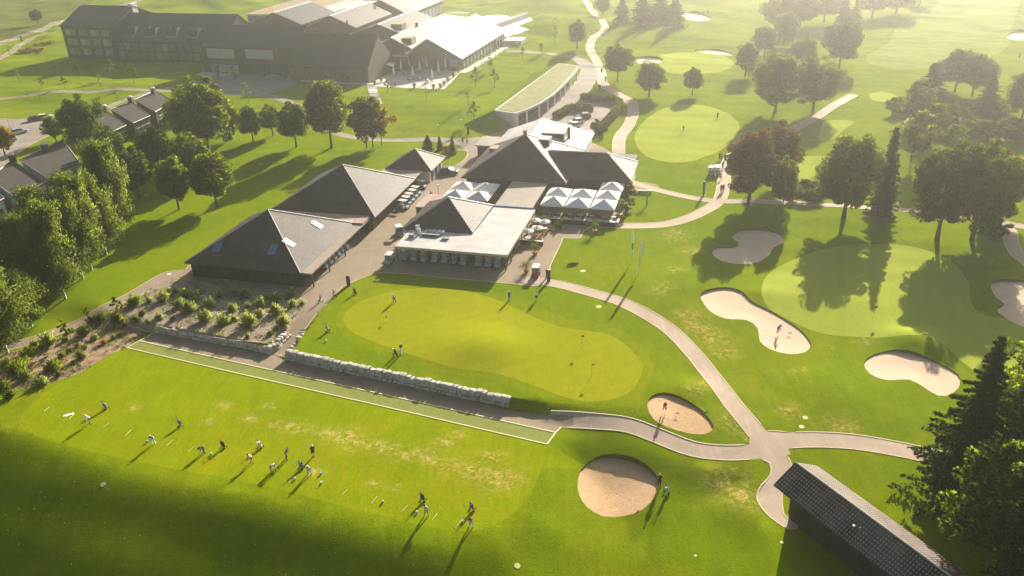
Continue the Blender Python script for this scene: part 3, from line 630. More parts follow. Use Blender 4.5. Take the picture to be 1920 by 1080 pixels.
k_ = B.part('chimney', 'dwall', an); k_.box(-36.6, -36.0, 188, 188.7, 4, 6.9); k_.done()
k_ = B.part('lean_to', 'flat2'); k_.box(-58.0, -52.0, 183.0, 190.5, 2.9, 3.2); k_.done()
k_ = B.part('lean_to_wall', 'dwall'); k_.box(-57.6, -52.4, 183.4, 190, 0, 2.9); k_.done()
k_ = B.part('roof_hatch', 'flat2', ro); k_.box(-51.3, -48.6, 172.0, 174.6, 3.6, 6.1); k_.done()
k_ = B.part('dormer', 'flat', ro); k_.box(-40.0, -37.6, 172.4, 175.4, 6.6, 8.6); k_.done()
k_ = B.part('dormer_window', 'dark', ro); k_.box(-39.8, -37.8, 172.34, 172.4, 6.9, 8.4); k_.done()
for u, v, z in ((-42.7, 171.3, 9.9), (-38.5, 176.5, 6.5)):
    k_ = B.part('chimney', 'dwall', ro); k_.box(u-.35, u+.35, v-.3, v+.3, z-.8, z+.75); k_.box(u-.45, u+.45, v-.4, v+.4, z+.75, z+.85); k_.done()
for i in range(9):
    k_ = B.part('window', 'dglass'); k_.box(-30.8+i*1.35, -29.7+i*1.35, 163.92, 163.99, .3, 2.6); k_.done()
for i in range(5):
    k_ = B.part('window', 'dglass'); k_.box(-52.4+i*1.9, -50.9+i*1.9, 160.5, 160.58, .3, 2.6); k_.done()
# ventilation plant on the front roof
for i in range(5):
    u = -51.2+i*.95
    if i < 4:
        e = Bld('rooftop_fan', 'pale rooftop fan box, %s from the left in the row of four' % ['first', 'second', 'third', 'fourth'][i], 'fan unit', u, 130.3, group='fan boxes on the flat roof').e; e.location.z = 3.22
        MB().box(-.38, .38, -.35, .35, .15, .62).obj('housing', M['white'], e); MB().box(-.3, -.2, -.3, .3, 0, .15).box(.2, .3, -.3, .3, 0, .15).obj('foot', M['steel'], e)
        MB().tube([(0, 0, .62), (0, 0, .72)], [.26, .24], 10).obj('fan_hood', M['dsteel'], e)
for n, (u, v, a, b, c, mt, lb) in enumerate(((-53.4, 127.9, .9, .6, .5, 'steel', 'grey vent box at the left corner of the flat roof'), (-52.4, 129.2, .5, .5, 1.1, 'white', 'upright white vent cowl beside the small pyramid roof'), (-53.1, 130.4, .6, .5, 1.2, 'trim', 'beige exhaust hood at the left end of the roof plant'), (-50.1, 128.9, 3.2, .35, .35, 'dsteel', 'long dark duct lying on the flat roof'), (-47.0, 128.0, 1.2, .6, .3, 'flatred', 'low reddish hatch on the flat roof'))):
    e = Bld('rooftop_vent', lb, 'vent', u, v).e; e.location.z = 3.22
    MB().box(-a/2, a/2, -b/2, b/2, .08, c).obj('housing', M[mt], e); MB().box(-a/2-.08, a/2+.08, -b/2-.08, b/2+.08, c, c+.07).obj('cover', M['steel'], e); MB().box(-a/2, a/2, -b/2, b/2, 0, .08).obj('base', M['dsteel'], e)
# --- long tiled building, bottom right --------------------------------
B = Bld('range_shed', 'long dark shed with ribbed tile roof and pale ridge at the bottom right', 'shed', 58.6, 30, -27.8)
w_ = B.part('wall', 'bwall'); w_.wall_gable_u(57.0, 61.2, 14, 46.4, 2.9, 0, 0) if False else w_.wall_gable_v(57.0, 61.3, 14, 46.4, 2.95, 58.6, 4.3, 2.7, -2.2); w_.done()
r_ = B.part('roof', 'roofbig'); r_.gable_v(55.9, 62.2, 13, 48.0, 2.95, 58.6, 4.7, 2.75, .18); ro = r_.done()
m = B.part('ridge_cap', 'trim', ro, False); m.tube([(58.6, 13, 4.74), (58.6, 48.0, 4.74)], .10, 6); m.done()
m = B.part('gutter', 'dsteel', ro, False); m.tube([(55.85, 13, 2.8), (55.85, 48.0, 2.8)], .08, 6); m.done()
for v in (44.5, 41.5, 37, 33.5, 29, 25, 21): m = B.part('door' if v in (44.5, 37) else 'window', 'dark'); m.box(56.93, 56.99, v-.5, v+.5, .1 if v in (44.5, 37) else 1.2, 2.2); m.done()
m = B.part('corner_post', 'hwall'); m.box(56.9, 57.1, 46.38, 46.5, -.5, 2.9); m.done()
for i, v in enumerate((38.7, 38.2)):
    m = B.part('roof_vent', 'steel', ro, False); m.tube([(57.0+i*.3, v, 3.5), (57.0+i*.3, v, 4.1)], .1, 6); m.done()
# --- underground garage with the sedum roof ---------------------------
B = Bld('garage_block', 'curved concrete garage entrance under a planted sedum roof beside the road', 'garage', -52, 235)
top = [(-61.3, 211.7), (-54.7, 209.4), (-52.2, 215), (-50.4, 221), (-49.0, 230), (-48.4, 240), (-48.1, 252), (-48.1, 262), (-48.3, 268.7), (-55.9, 271.9)]
k_ = B.part('roof_slab', 'concrete'); k_.prism(top, 3.3, 3.9); k_.done()
inn = [(-60.5, 212.4), (-55.1, 210.4), (-52.8, 215.3), (-51.0, 221.2), (-49.6, 230), (-49.0, 240), (-48.7, 252), (-48.7, 262), (-48.9, 268.0), (-55.7, 270.9)]
k_ = B.part('planted_roof', 'sedum'); k_.prism(inn, 3.9, 3.99); k_.done()
k_ = B.part('back_wall', 'concrete'); k_.prism([(-60.9, 212), (-54.9, 209.9), (-54.3, 210.8), (-58.0, 213.0), (-56, 230), (-54.5, 250), (-54.5, 270), (-55.5, 271), (-58, 250), (-60, 230)], -.3, 3.3); k_.done()
for i in range(9):
    v = 214.5+i*6.4; u = np.interp(v, [p[1] for p in top[1:9]], [p[0] for p in top[1:9]])-.5
    p_ = B.part('column', 'white', None, False); p_.box(u-.2, u+.2, v-.2, v+.2, -.1, 3.3); p_.done()
def embank():
    pts = [(-61.6, 211), (-57.5, 232), (-56, 250), (-56, 273)]; a = rad(15.3); m = MB()
    for (u0, v0), (u1, v1) in zip(pts[:-1], pts[1:]):
        q = []
        for u, v, z in ((u0, v0, 3.85), (u1, v1, 3.85), (u1-10, v1+1, -.3), (u0-9, v0-2, -.3)): q.append((u*math.cos(a)+v*math.sin(a), -u*math.sin(a)+v*math.cos(a), z))
        m.add(q, [(0, 3, 2, 1)])
    q = [(u*math.cos(a)+v*math.sin(a), -u*math.sin(a)+v*math.cos(a), z) for u, v, z in ((-61.6, 211, 3.85), (-70.6, 209, -.3), (-63, 205, -.3), (-54.9, 208.9, -.2))]
    m.add(q, [(0, 1, 2), (0, 2, 3)])
    o = m.obj('grass_bank', M['rough'], smooth=True); o['kind'] = 'structure'
embank()
# --- hotel ----------------------------------------------------------
HZ = 17.3
B = Bld('hotel', 'long dark hotel with steep roofs, loggia windows and a brown gable end', 'hotel', -190, 270, HZ)
k_ = B.part('wall', 'dwall'); k_.wall_gable_u(-263.7, -239.6, 269.4, 297, 12.2, 283, 17.8, -1); k_.done('dark four storey left end block')
k_ = B.part('roof', 'hroof'); k_.gable_u(-264.1, -239.2, 269.0, 297.4, 12.35, 283, 18.15); k_.done()
for i, (a, b) in enumerate(((-262.2, -257.0), (-255.9, -251.4), (-250.5, -246.4), (-245.6, -241.4))):
    for z in (1.5, 5.1, 8.7):
        f_ = B.part('window', 'dglass', None, False); f_.box(a, b, 269.28, 269.38, z, z+2.7); fo = f_.done()
        f_ = B.part('pane', 'panel' if (i+int(z)) % 2 else 'glass', fo, False); f_.box(a+.3, a+(b-a)*.5, 269.20, 269.27, z+.15, z+2.4); f_.done()
        f_ = B.part('curtain', 'panel', fo, False); f_.box(a+(b-a)*.55, b-.3, 269.20, 269.27, z+.15, z+2.4); f_.done()
k_ = B.part('chimney', 'white'); k_.box(-241.0, -239.3, 282.2, 285.2, 14, 18.9); k_.done('tall white chimney stack')
k_ = B.part('wall', 'dwall'); k_.wall_gable_u(-239.4, -190.8, 268.3, 292, 7.4, 280, 15.8, -1); k_.done()
k_ = B.part('roof', 'hroof'); k_.gable_u(-239.1, -190.6, 267.9, 292.4, 7.55, 280, 16.1); rl = k_.done()
for r in range(2):
    for i in range(14):
        f_ = B.part('window', 'brownpanel' if (i*7+r*3) % 5 else 'panel', None, False); a = -238.2+i*3.35; f_.box(a, a+2.6, 268.2, 268.28, .9+r*3.3, 3.5+r*3.3); f_.done()
for i in range(5):
    a = -233.0+i*9.3; vv = 271.6; zz = 7.55+(vv-267.9)*8.55/12.1
    d_ = B.part('roof_loggia', 'dark', rl, False); d_.box(a-1.9, a+1.9, vv-1.2, vv-1.0, zz-.8, zz+1.4); dd = d_.done()
    for s in (-1, 1):
        c_ = B.part('cheek', 'trim', dd, False); x = a+s*2.0
        c_.add([(x, vv-1.6, zz-1.1), (x, vv+2.4, zz+1.75), (x-s*.55, vv+.9, zz+1.9), (x-.15*s, vv-1.6, zz-1.1), (x-.15*s, vv+2.4, zz+1.75), (x-.7*s, vv+.9, zz+1.9)], [(0, 1, 2), (5, 4, 3), (0, 2, 5, 3), (1, 4, 5, 2)]); c_.done()
    c_ = B.part('railing', 'trim', dd, False); c_.box(a-2.0, a+2.0, vv-1.9, vv-1.8, zz-1.15, zz-.95); c_.done()
k_ = B.part('wall', 'dwall'); k_.wall_gable_u(-190.6, -153.8, 254.3, 276, 9.1, 264.8, 14.6, -.5); k_.done()
k_ = B.part('roof', 'hroof'); k_.gable_u(-190.9, -153.5, 254.0, 276.4, 9.3, 264.8, 15.05); k_.done()
for a, n, z0, z1 in ((-188.5, 4, 5.2, 8.7), (-173.0, 4, 5.4, 8.8), (-187.6, 4, .4, 3.3)):
    f_ = B.part('window_band', 'dsteel', None, False); f_.box(a, a+n*2.75+.15, 254.18, 254.28, z0, z1); fo = f_.done()
    for i in range(n): f_ = B.part('pane', 'glass', fo, False); f_.box(a+.15+i*2.75, a+2.75+i*2.75, 254.1, 254.17, z0+.15, z1-.15); f_.done()
k_ = B.part('wall', 'hwall'); k_.wall_gable_u(-153.4, -124.2, 248.6, 268.6, 4.6, 258.6, 13.3, -1); k_.done('brown timber gable block')
k_ = B.part('roof', 'hroof'); k_.gable_u(-153.6, -124.4, 248.2, 269.0, 4.75, 258.6, 13.75); k_.done()
k_ = B.part('terrace_slab', 'paving'); k_.box(-192, -150, 250.5, 254.2, -.2, .25); k_.box(-153, -122, 246.6, 248.5, -.2, .2); k_.done()
for i in range(5):
    k_ = B.part('entrance_post', 'dwall', None, False); k_.box(-184+i*6.2, -183.5+i*6.2, 251.6, 252.1, 0, 3.2); k_.done()
k_ = B.part('awning', 'trim'); k_.add([(-124.0, 262, 3.4), (-121.6, 262, 3.0), (-121.6, 266, 3.0), (-124.0, 266, 3.4), (-124.0, 262, 3.3), (-121.6, 262, 2.9), (-121.6, 266, 2.9), (-124.0, 266, 3.3)], [(0, 1, 2, 3), (7, 6, 5, 4), (0, 4, 5, 1), (1, 5, 6, 2)]); k_.done()
# bright banquet hall and the cluster of halls behind
B = Bld('banquet_hall', 'hall with a glaring white metal roof slope above the paved terrace', 'hall', -110, 295, HZ)
k_ = B.part('wall', 'hwall'); k_.wall_gable_v(-118.8, -100.3, 271.4, 323, 5.8, -111.8, 10.3, 4.0, -1); k_.done()
k_ = B.part('roof', 'metal'); k_.gable_v(-119.3, -99.5, 271.0, 323.5, 5.95, -111.8, 10.65, 4.2); k_.done()
for i in range(13):
    v = 274+i*3.8; f_ = B.part('window', 'dglass', None, False); f_.box(-100.26, -100.18, v, v+3.2, .5, 3.2); f_.done()
    f_ = B.part('post', 'white', None, False); f_.box(-100.0, -99.8, v-.4, v-.2, 0, 4.0); f_.done()
f_ = B.part('corner_window', 'glass', None, False); f_.box(-104.2, -101.4, 271.3, 271.38, 1.3, 3.6); f_.done()
f_ = B.part('terrace_wall', 'concrete', None, False); f_.box(-99.5, -92, 318, 326, -1, 1.6); f_.done()
def hall(lbl, u0, u1, v0, v1, ze0, ur, zr, ze1, mats=('hroof2', 'hwall')):
    b = Bld('hall', lbl, 'hall', (u0+u1)/2, (v0+v1)/2, HZ)
    k = b.part('wall', mats[1]); k.wall_gable_v(u0+.4, u1-.4, v0+.4, v1-.4, ze0-.2, ur, zr-.35, ze1-.2, -1); k.done()
    k = b.part('roof', mats[0]); k.gable_v(u0, u1, v0, v1, ze0, ur, zr, ze1); ro = k.done()
    k = b.part('verge', 'trim', ro, False); k.tube([(ur, v0, zr+.05), (u1, v0, ze1+.05)], .14, 4); k.tube([(u0, v0, ze0+.05), (ur, v0, zr+.05)], .14, 4); k.done()
    k = b.part('ridge_cap', 'trim', ro, False); k.tube([(ur, v0, zr+.05), (ur, v1, zr+.05)], .12, 4); k.done()
    return b, ro
b, ro = hall('grey gabled hall touching the left side of the glaring white roof', -136, -118.6, 273.6, 317, 5.6, -126.5, 10, 6.2)
k = b.part('dormer', 'flat2', ro); k.box(-124.2, -120.4, 277.5, 281.5, 6.8, 9.3); k.done()
k = b.part('dormer_window', 'dark', ro); k.box(-124.0, -120.6, 277.44, 277.5, 7.2, 9.1); k.done()
k = b.part('chimney', 'dwall', ro); k.box(-126.9, -126.0, 297, 298, 9.2, 11.2); k.done()
b, ro = hall('grey gabled hall with a dormer, second left of the white roof', -155.4, -132.8, 298, 334, 6.2, -142.6, 10.2, 6.6)
k = b.part('dormer', 'flat2', ro); k.box(-139.5, -135.0, 303, 307, 7.2, 9.6); k.done()
b, ro = hall('broad grey roofed hall with pale verges in the middle of the hotel roofs', -178, -155.5, 304.6, 340, 7.2, -166, 12, 7.6)
k = b.part('chimney', 'dwall', ro); k.tube([(-158.5, 303.8, 7.8), (-158.5, 303.8, 10.5)], .35, 6); k.done()
b, ro = hall('farthest grey gabled hall, with a glazed side facing the pool', -176, -151.3, 347, 392, 7, -164, 12, 6)
for i in range(9): k = b.part('window', 'glass', None, False); k.box(-151.68, -151.6, 349+i*4.6, 352.6+i*4.6, .8, 4.6); k.done()
b, ro = hall('low hall with a blunt gable behind the entrance roof', -200, -176.5, 300, 330, 9.2, -188, 13.6, 9.2, ('hroof', 'hwall'))
for lb, u0, u1, v0, v1, z, mt in (('white flat roofed block with a slatted roof opening', -189.8, -170.5, 331, 366, 9.0, 'flat'), ('block with a wide brown planted flat roof at the top edge', -226, -192, 338, 404, 6.5, 'brownroof'), ('low flat roofed service block between hotel gables', -153.0, -119.2, 269.2, 297.6, 5.0, 'hroof2'), ('small flat roofed link behind the far halls', -176, -151, 334.8, 346.6, 6, 'hroof2')):
    b = Bld('flat_roof_block', lb, 'building', (u0+u1)/2, (v0+v1)/2, HZ)
    k = b.part('wall', 'hwall'); k.box(u0+.3, u1-.3, v0+.3, v1-.3, -1, z-.3); k.done()
    k = b.part('roof', mt); k.box(u0, u1, v0, v1, z-.3, z); ro = k.done()
    k = b.part('parapet', 'trim', ro, False); k.box(u0-.1, u1+.1, v0-.3, v0, z-.35, z+.25); k.box(u1, u1+.3, v0, v1, z-.35, z+.25); k.box(u0-.3, u0, v0, v1, z-.35, z+.25); k.done()
    if mt == 'flat':
        k = b.part('roof_opening', 'dark', ro, False); k.box(-179, -174.5, 334, 342, z+.01, z+.06); oo = k.done()
        for i in range(6): k = b.part('slat', 'flat', oo, False); k.box(-179, -174.5, 334.3+i*1.3, 334.8+i*1.3, z+.07, z+.16); k.done()
for i, (u, v, a, b_, c, mt, lb) in enumerate(((-135.5, 276, 3.0, 2.4, 2.6, 'steel', 'large grey air handling unit behind the brown gable'), (-131.5, 277, 1.4, 1.4, 3.0, 'steel', 'tall twin steel flue beside the air handling unit'), (-143.5, 279, 5, 3, 1.4, 'dwall', 'dark plant box on the hotel service roof'), (-127.0, 275.5, 2.0, 2.0, 1.2, 'white', 'squat white plant box on the service roof'), (-150.0, 281, 3.4, 1.8, 1.0, 'flatred', 'long reddish plant box at the left of the service roof'))):
    e = Bld('roof_plant_unit', lb, 'plant unit', u, v, HZ).e; e.location.z = 5.0
    MB().box(-a/2, a/2, -b_/2, b_/2, .1, c).obj('housing', M[mt], e); MB().box(-a/2-.1, a/2+.1, -b_/2-.1, b_/2+.1, c, c+.12).obj('cover', M['steel'], e); MB().box(-a/2, a/2, -b_/2, b_/2, 0, .1).obj('base', M['dsteel'], e)
for i, u in enumerate((-119.6, -117.9)):
    e = Bld('roof_duct_tank', '%s round steel tank in front of the white roof gable' % ['left', 'right'][i], 'tank', u, 272.2 if i else 270.2, HZ).e; e.location.z = 4.2 if i == 0 else 5.0
    MB().ball((0, 0, .9), (.95, .95, .9), 14, 8).obj('tank', M['steel'], e, True); MB().tube([(0, 0, -4.2 if i == 0 else -5), (0, 0, .2)], .3, 8).obj('stand', M['dsteel'], e)
# pool deck and walls behind the hall
zz = MB(); a = rad(HZ)
def hx(u, v, z=0): return (u*math.cos(a)+v*math.sin(a), -u*math.sin(a)+v*math.cos(a), z)
m = MB(); m.prism([hx(-150, 330)[:2], hx(-122, 322)[:2], hx(-96, 326)[:2], hx(-78, 322)[:2], hx(-72, 345)[:2], hx(-100, 358)[:2], hx(-118, 385)[:2], hx(-150, 395)[:2]], -.5, .35); o = m.obj('pool_deck', M['paving']); o['kind'] = 'structure'
for q in ([(-96, 330), (-80, 327), (-76, 342), (-98, 350)], [(-128, 345), (-112, 343), (-118, 372), (-135, 378)]):
    m = MB(); m.prism([hx(*p)[:2] for p in q], .36, .42); o = m.obj('pool_water', M['water']); o['kind'] = 'structure'
m = MB(); m.prism([hx(-117, 326)[:2], hx(-113, 325)[:2], hx(-104, 372)[:2], hx(-105.5, 372)[:2]], .3, 3.6); tag(m.obj('concrete_wall', M['concrete']), 'tall pale wedge shaped wall beside the pool', 'wall')
for i in range(4):
    e = Bld('glass_lantern', '%s glass roof lantern behind the hotel hall' % ['first', 'second', 'third', 'fourth'][i], 'roof lantern', -121+i*1.9, 318+i*4, HZ, 'glass roof lanterns').e; e.location.z = .35
    MB().add([(-1.5, -1.5, 0), (1.5, -1.5, 0), (1.5, 1.5, 0), (-1.5, 1.5, 0), (-1.2, -1.2, 2.8), (1.2, 1.2, 5.0)], [(0, 1, 4), (1, 5, 4), (1, 2, 5), (2, 3, 5), (3, 4, 5), (3, 0, 4)]).obj('glazing', M['glass'], e)
    MB().box(-1.6, 1.6, -1.6, 1.6, -.3, .05).obj('kerb', M['trim'], e)
# --- terraced houses on the left ------------------------------------
def quad_house(lbl, q, z, wm, hroof='houseroof', chim=None, drop=0.0, wins=()):
    p = [P0(*c, z) for c in q]; c = np.mean(p, 0); b = empty('terraced_house', (c[0], c[1], 0), 0, lbl, 'house', 'stepped terraced houses')
    r = [np.array([v[0]-c[0], v[1]-c[1]]) for v in p]
    m = MB(); m.prism([tuple(v) for v in r], z-.25, z); ro = m.obj('roof', M[hroof], b, uv=True)
    m = MB(); m.prism([tuple(v*.94) for v in r], -.5, z-.25); m.obj('wall', M[wm], b, uv=True)
    m = MB()
    for i in range(len(r)):
        a_, b_ = r[i], r[(i+1) % len(r)]; m.tube([(*a_, z+.05), (*b_, z+.05)], .09, 4)
    m.obj('verge', M['trim'], ro)
    a_, b_ = r[2]*.945, r[3]*.945     # camera facing side
    n = np.array([(b_-a_)[1], -(b_-a_)[0]]); n = n/np.linalg.norm(n); n = n if n@(a_+b_) > 0 else -n
    for s in (.2, .5, .8):
        for zz in ([1.0, 3.4] if z > 4.8 else [1.3]):
            m0 = a_+(b_-a_)*s; t = (b_-a_)/np.linalg.norm(b_-a_); q4 = [m0-t*.6, m0+t*.6, m0+t*.6+n*.06, m0-t*.6+n*.06]
            wv = MB(); wv.prism([tuple(v) for v in q4], zz, zz+1.3); wo = wv.obj('window', M['dglass'], b)
            q5 = [m0-t*.7+n*.05, m0+t*.7+n*.05, m0+t*.7+n*.12, m0-t*.7+n*.12]
            wv = MB(); wv.prism([tuple(v) for v in q5], zz-.12, zz); wv.prism([tuple(v) for v in q5], zz+1.3, zz+1.38); wv.obj('frame', M['white'], wo)
    if chim:
        g = P0(*chim, z); k = MB(); k.box(g[0]-c[0]-.55, g[0]-c[0]+.55, g[1]-c[1]-.55, g[1]-c[1]+.55, z-.3, z+1.6); ch = k.obj('chimney', M['dwall'], ro, uv=True)
        k = MB(); k.ball((g[0]-c[0], g[1]-c[1], z+1.75), (.75, .75, .35), 10, 5); k.obj('chimney_cap', M['white'], ch)
quad_house('farthest stepped terraced house, beside the big maple', [(252,187),(291,170),(326,190),(291,210)], 5.0, 'dwall', chim=(288, 176))
quad_house('middle stepped terraced house of the upper row', [(207,205),(247,191),(282,217),(250,231)], 4.5, 'dwall', chim=(246, 193))
quad_house('nearest stepped terraced house of the upper row', [(165,232),(198,207),(237,235),(213,246)], 4.0, 'dwall', chim=(198, 210))
quad_house('right hand end house of the upper row, half hidden by the big maple', [(322,190),(345,181),(372,196),(335,206)], 4.4, 'dwall')
quad_house('lower terraced house with white gable wall behind the birches', [(36,300),(118,262),(152,309),(92,336)], 5.5, 'white', chim=(86, 283))
quad_house('leftmost lower terraced house at the picture edge', [(-20,335),(22,300),(87,342),(25,368)], 4.8, 'white', chim=(25, 303))
quad_house('outermost lower terraced house cut by the left frame', [(-90,380),(-25,340),(8,372),(-50,402)], 4.3, 'white')
# ------------------------------------------------------------------ foliage materials
def leafmat(name, c1, c2, trans=.62):
    m = bpy.data.materials.new(name); m.use_nodes = True; t = m.node_tree
    for n in list(t.nodes):
        if n.type != 'OUTPUT_MATERIAL': t.nodes.remove(n)
    out = [n for n in t.nodes if n.type == 'OUTPUT_MATERIAL'][0]
    co = coords(t); f = ramp(t, noise(t, co, .55, 3, .6), (.35, 0.), (.68, 1.)); c = mixc(t, f, c1, c2)
    g = nd(t, 'ShaderNodeObjectInfo'); c = mixc(t, ramp(t, g.outputs['Random'], (0., 0.), (1., .35)), c, tuple(v*.7 for v in c1))
    d = nd(t, 'ShaderNodeBsdfDiffuse'); s = nd(t, 'ShaderNodeBsdfTranslucent'); mx = nd(t, 'ShaderNodeMixShader'); mx.inputs[0].default_value = trans
    t.links.new(c, d.inputs[0]); t.links.new(mixc(t, 1., c, (1.6, 1.5, .7), 'MULTIPLY'), s.inputs[0])
    t.links.new(d.outputs[0], mx.inputs[1]); t.links.new(s.outputs[0], mx.inputs[2]); t.links.new(mx.outputs[0], out.inputs[0]); return m
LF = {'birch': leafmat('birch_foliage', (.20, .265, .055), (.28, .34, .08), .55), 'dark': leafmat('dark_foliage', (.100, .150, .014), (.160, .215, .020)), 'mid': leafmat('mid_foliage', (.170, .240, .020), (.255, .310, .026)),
      'lime': leafmat('lime_foliage', (.20, .30, .014), (.29, .36, .018)), 'olive': leafmat('olive_foliage', (.190, .245, .035), (.270, .310, .050)),
      'red': leafmat('copper_foliage', (.13, .075, .035), (.19, .11, .045)), 'yellow': leafmat('yellow_foliage', (.34, .27, .012), (.42, .30, .015)),
      'needle': leafmat('needle_foliage', (.065, .105, .022), (.115, .160, .034), .2), 'silver': leafmat('silver_foliage', (.33, .42, .13), (.46, .54, .20), .6),
      'orange': leafmat('orange_foliage', (.42, .20, .02), (.5, .28, .03))}
M['bark'] = noisy('tree_bark', (.07, .05, .035), (.13, .095, .07), 3, .95, .6, 12)
def birchbark():
    m, t, b = base_mat('birch_bark', (.6, .57, .5), .8, .2); n = noise(t, stretch(t, coords(t), (1, 1, 3)), 2.2, 4)
    t.links.new(mixc(t, ramp(t, n, (.5, 0.), (.6, 1.)), (.55, .52, .45), (.06, .05, .045)), b.inputs['Base Color']); return m
M['birch'] = birchbark()
# ------------------------------------------------------------------ prototypes (unit height 1, crown width 1)
NORM = {}
def leaves(cent, siz, rng, droop=0., el=1.6, out=None, upb=.40, dirs=None):
    """one bent leaf spray per centre; returns verts, faces"""
    n = len(cent); d = rng.normal(size=(n, 3)); d[:, 2] = d[:, 2]*.55-droop; d = d if dirs is None else dirs.copy(); d /= np.linalg.norm(d, axis=1)[:, None]
    a = rng.normal(size=(n, 3)); s = np.cross(d, a); s /= np.linalg.norm(s, axis=1)[:, None]+1e-9
    siz = siz[:, None]*rng.uniform(.6, 1.35, (n, 1)); u = d*siz*el*.5; v = s*siz*.5
    V = np.stack([cent-u, cent+v, cent+u, cent-v], 1)
    if out is None:
        out = cent-cent.mean(0); out = out/np.array([1, 1, max(.6, np.ptp(cent[:, 2])/max(.1, np.ptp(cent[:, 0])))]); out[:, 2] += .25*np.abs(out).max()
    out = out/(np.linalg.norm(out, axis=1)[:, None]+1e-9)+rng.normal(size=(n, 3))*.30+[0, 0, upb]; out /= np.linalg.norm(out, axis=1)[:, None]
    g = np.cross(u, v); fl = (g*out).sum(1) < 0; V[fl] = V[fl][:, ::-1]
    V = V.reshape(-1, 3); F = np.arange(4*n).reshape(-1, 4); NORM[id(V)] = (V, np.repeat(out, 4, 0)); return V, F
def from_np(name, V, F, mat):
    me = bpy.data.meshes.new(name); me.vertices.add(len(V)); me.vertices.foreach_set('co', V.astype(np.float32).ravel())
    me.loops.add(F.size); me.loops.foreach_set('vertex_index', F.astype(np.int32).ravel()); me.polygons.add(len(F))
    me.polygons.foreach_set('loop_start', np.arange(0, F.size, F.shape[1], dtype=np.int32)); me.update(calc_edges=True); me.materials.append(mat)
    if id(V) in NORM: me.shade_smooth(); me.normals_split_custom_set_from_vertices(NORM.pop(id(V))[1].tolist())
    return me
def crown_broad(seed, Ht, W, zb, nclump, nleaf, leaf, egg=0., gap=.0, rough=.16, droop=0.):
    """crown of leaf clumps on an uneven shell; real metres"""
    rng = np.random.default_rng(seed); C = []
    ph = rng.uniform(0, 6.28, 8)
    for _ in range(nclump):
        th = rng.uniform(0, 6.283); u = rng.uniform(-1, 1); r = rng.uniform(.25, 1)**.45
        z = u; rr = math.sqrt(1-u*u); k = 1+rough*(math.sin(2*th+ph[0])+.8*math.sin(3*th+ph[1]+3*u)+.7*math.sin(5*th+ph[2]+5*u))*.8
        wd = (1-egg*.55*(z+.2)) if egg > 0 else 1; rr = rr**.8
        C.append((math.cos(th)*rr*r*k*wd*W/2*.86, math.sin(th)*rr*r*k*wd*W/2*.86, zb+(Ht-zb)*(.5+.46*z*r*(1+rough*.5*math.sin(4*th+ph[3])))))
    C = np.array(C); cs = rng.uniform(.55, 1.25, len(C))*W*.105; per = nleaf//nclump
    if gap: keep = rng.uniform(size=len(C)) > gap*(C[:, 2] < zb+(Ht-zb)*.55); C = C[keep]; cs = cs[keep]
    P_ = []; O_ = []; cc = np.array([0, 0, (zb+Ht)/2])
    for c, s in zip(C, cs):
        q = rng.normal(size=(per, 3)); q /= np.linalg.norm(q, axis=1)[:, None]; q *= rng.uniform(.35, 1, (per, 1))**.5*s*np.array([1.15, 1.15, .8]); q[:, 2] -= droop*s*rng.uniform(0, 1, per)
        P_.append(c+q); oc = (c-cc)/np.array([W/2, W/2, (Ht-zb)/2]); O_.append(q/s*1.0+oc*.30)
    P_ = np.concatenate(P_); return leaves(P_, np.full(len(P_), leaf), rng, .2+droop*.4, out=np.concatenate(O_))
def crown_birch(seed, Ht, W, n, leaf):
    rng = np.random.default_rng(seed); P_ = []
    for b in range(60):
        z0 = rng.uniform(.22, .97); th = rng.uniform(0, 6.283); prof = math.sin(min(1, (1-z0)*1.35+.12)*math.pi*.62)**.8; R = W/2*prof*rng.uniform(.55, 1.05)
        for k in range(n//60//16):
            f = rng.uniform(.15, 1); tip = np.array([math.cos(th)*R*f, math.sin(th)*R*f, Ht*z0+R*f*.35])+rng.normal(size=3)*W*.055
            L = rng.uniform(.06, .17)*Ht
            for j in range(16): q = tip+rng.normal(size=3)*W*.034; q[2] -= L*rng.uniform(0, 1); P_.append(q)
    P_ = np.array(P_); return leaves(P_, np.full(len(P_), leaf), rng, 1.8, 2.4, None, .55)
def crown_spruce(seed, Ht, W, n, leaf, zb=.06, power=.85, ragged=.28):
    rng = np.random.default_rng(seed); P_ = []; S = []
    nl = int(Ht*2.0); 
    for i in range(nl):
        f = (i+.5)/nl; z = Ht*(zb+(1-zb)*f); R0 = W/2*(1-f)**power*(1+.18*math.sin(i*2.4))+.15
        nb = max(4, int(10*(1-f)+4)); off = rng.uniform(0, 6.28)
        for b in range(nb):
            R = R0*rng.uniform(1-ragged*1.6, 1+ragged*.6); th = off+6.283*b/nb+rng.uniform(-.25, .25); m = max(3, int(n/nl/nb*(.35+1.3*(1-f))))
            r = R*rng.uniform(.08, 1, m)**.75; w_ = .095*R*(1.2-r/R)*2
            t = th+rng.normal(size=m)*.0; x = np.cos(th)*r-np.sin(th)*rng.uniform(-1, 1, m)*w_; y = np.sin(th)*r+np.cos(th)*rng.uniform(-1, 1, m)*w_
            P_.append(np.stack([x, y, z-.30*r+.10*r*r/R-rng.uniform(0, .35, m)*(.3+r*.12)], 1))
    P_ = np.concatenate(P_); return leaves(P_, np.full(len(P_), leaf), rng, .6, 2.2)
